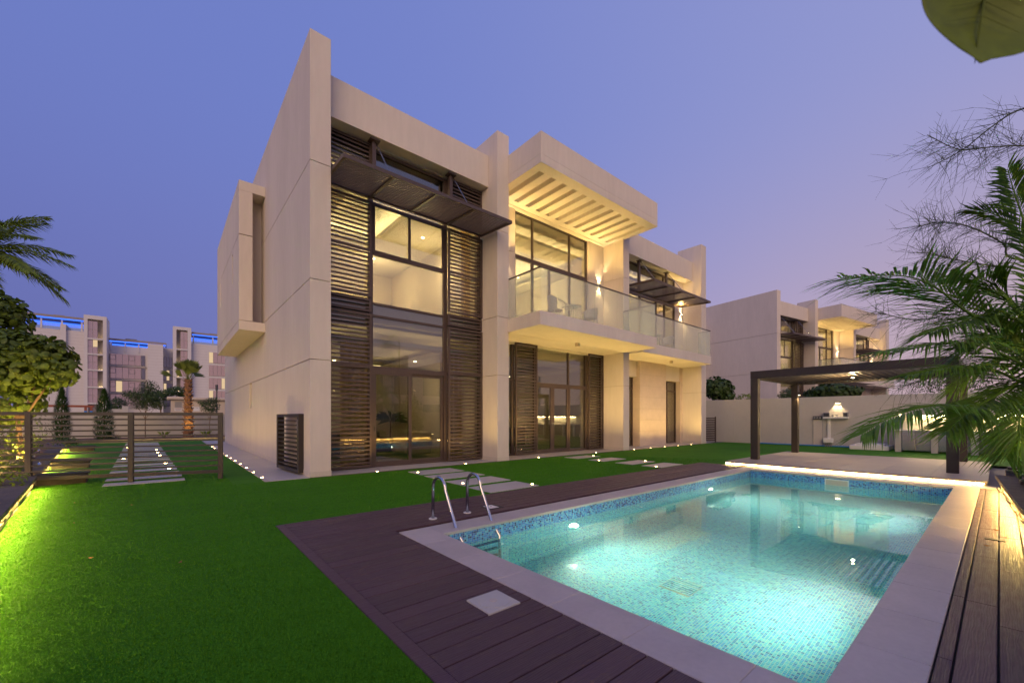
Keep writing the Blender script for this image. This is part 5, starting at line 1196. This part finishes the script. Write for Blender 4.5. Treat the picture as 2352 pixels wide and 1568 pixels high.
# electrical kiosk
sb = empty('electrical_kiosk', (.35, 50, 0), label='cream electrical kiosk with vents and small signs behind the low wall', cat='kiosk')
bx('body', 0, 6.0, 0, 2.5, 0, 3.05, 'cream', sb, .02); bx('roof', -.3, 6.3, -.3, 2.8, 3.051, 3.35, 'cream', sb, .08)
v_ = empty('vent'); v_.parent = sb
for k in range(7): bx('slat', .28, .80, -.03, -.001, 2.35 + k*.08, 2.40 + k*.08, 'grey', v_)
for k in range(3): bx('side_vent', -.02, -.001, .3 + k*.7, .75 + k*.7, 2.1, 2.8, 'grey', sb)
s1 = bx('warning_sign', .26, .78, -.025, -.001, 2.02, 2.30, 'white', sb); bx('notice', 1.55, 2.15, -.025, -.001, 2.0, 2.42, 'white', sb)
bx('sign_stripe', .29, .75, -.032, -.026, 2.20, 2.25, 'timber_red', sb); bx('sign_stripe', .33, .71, -.032, -.026, 2.08, 2.12, 'grey', sb)
tx = bpy.data.curves.new('notice_text', 'FONT'); tx.body = 'PM 1779L'; tx.size = .12; to = bpy.data.objects.new('notice_text', tx); COL.objects.link(to)
bpy.context.view_layer.update(); tm = bpy.data.meshes.new_from_object(to); bpy.data.objects.remove(to); tm.materials.clear(); tm.materials.append(M['darkgrey'])
to = link('notice_text', tm, sb, (1.58, -.027, 2.28)); to.rotation_euler = (R(90), 0, 0)
tg = empty('timber_pergola', (-4.6, 45, 0), label='red timber garden frame behind the low wall', cat='pergola')
bx('beam', -2.8, .35, -.1, .1, 2.16, 2.32, 'timber_red', tg)
for x in (-.1, .2): bx('post', x-.07, x+.07, -.07, .07, 0, 2.159, 'timber_red', tg); bx('post_wrap', x-.075, x+.075, -.075, .075, 1.6, 1.9, 'blue', tg)
nw = empty('site_wall', (-3.3, 44, 0), label='short white wall end behind the low garden wall', cat='wall'); bx('wall_section', -.6, .68, 0, .25, 0, 2.05, 'stucco_white', nw); bx('wall_section', .681, 1.06, -.1, .3, 0, 2.28, 'stucco_white', nw)
lp = empty('lamp_post', (3.69, 48, 0), label='slim dark lamp post behind the kiosk roof', cat='lamp post'); MB().tube([(0, 0, 0), (0, 0, 4.0)], [.06, .05], 8).build('pole', 'darkgrey', lp); MB().tube([(0, 0, 4.001), (0, 0, 4.5)], .11, 10).build('head', 'darkgrey', lp)
# houses across the road, seen mirrored in the glazing
for k, (x, y, a, lab) in enumerate(((34, -34, 180, 'dark villa across the road mirrored in the living room glass'), (60, -40, 176, 'dark villa across the road mirrored beside its twin'), (8, -36, 184, 'dark villa across the road mirrored towards the fence'))):
    o = empty('far_villa', (x, y, 0), R(a), label=lab, cat='house')
    bx('wall', 0, 20, 0, 14, 0, 8.8, 'stucco', o); bx('parapet', -.02, .5, -.4, 14.2, 0, 10.2, 'stucco', o); bx('parapet', 7, 7.5, -.4, 6, 8.801, 10.4, 'stucco', o); bx('roof', 8, 14, -1.5, 4, 8.81, 9.7, 'stucco', o)
    for i in range(4):
        for j in range(2): bx('window', 1.5+4.6*i, 4.4+4.6*i, -.05, -.001, .3+4.4*j, 3.4+4.4*j, 'far_glass_dark', o)
# ================================================================== turf blades near the camera
def on_lawn(x, y):
    ok = (x > left_edge(y)+.04) & (x < 1.045) & (y > 0) & (y < 30)
    ok |= (x > 1.045) & (x < 24) & (y > 5.86) & (y < 9.98)
    return ok
N = 330000
d = np.exp(rng.uniform(math.log(1.7), math.log(15), N*2)); th = HEAD + rng.uniform(-R(53), R(56), N*2)
x = d*np.cos(th); y = d*np.sin(th); k = on_lawn(x, y)
for (xa, xb, ybs, dp_) in ((4.62, 5.83, (8.80, 7.86, 6.84, 5.90), .72), (10.40, 11.62, (8.98, 7.90, 6.82, 5.90), .60)):
    for i, y0 in enumerate(ybs): k &= ~((x > xa-.05*i) & (x < xb-.05*i) & (y > y0) & (y < y0+dp_))
x, y, d = x[k][:N], y[k][:N], d[k][:N]; n = len(x)
a = rng.uniform(0, 2*math.pi, n); h = rng.uniform(.006, .013, n); w = .0009 + .0006*d; ln = rng.uniform(.0, .012, n); b = rng.uniform(0, 2*math.pi, n)
V_ = np.empty((n, 3, 3), np.float32)
V_[:, 0] = np.stack([x-np.cos(a)*w, y-np.sin(a)*w, np.zeros(n)], 1); V_[:, 1] = np.stack([x+np.cos(a)*w, y+np.sin(a)*w, np.zeros(n)], 1); V_[:, 2] = np.stack([x+np.cos(b)*ln, y+np.sin(b)*ln, h], 1)
me = bpy.data.meshes.new('grass'); me.vertices.add(n*3); me.vertices.foreach_set('co', V_.ravel()); me.loops.add(n*3); me.loops.foreach_set('vertex_index', np.arange(n*3, dtype=np.int32))
me.polygons.add(n); me.polygons.foreach_set('loop_start', np.arange(0, n*3, 3, dtype=np.int32)); me.polygons.foreach_set('loop_total', np.full(n, 3, np.int32)); me.update(calc_edges=True)
me.materials.append(M['blade']); tag(link('grass', me), 'short bright green artificial turf blades of the lawn', 'grass', kind='stuff')
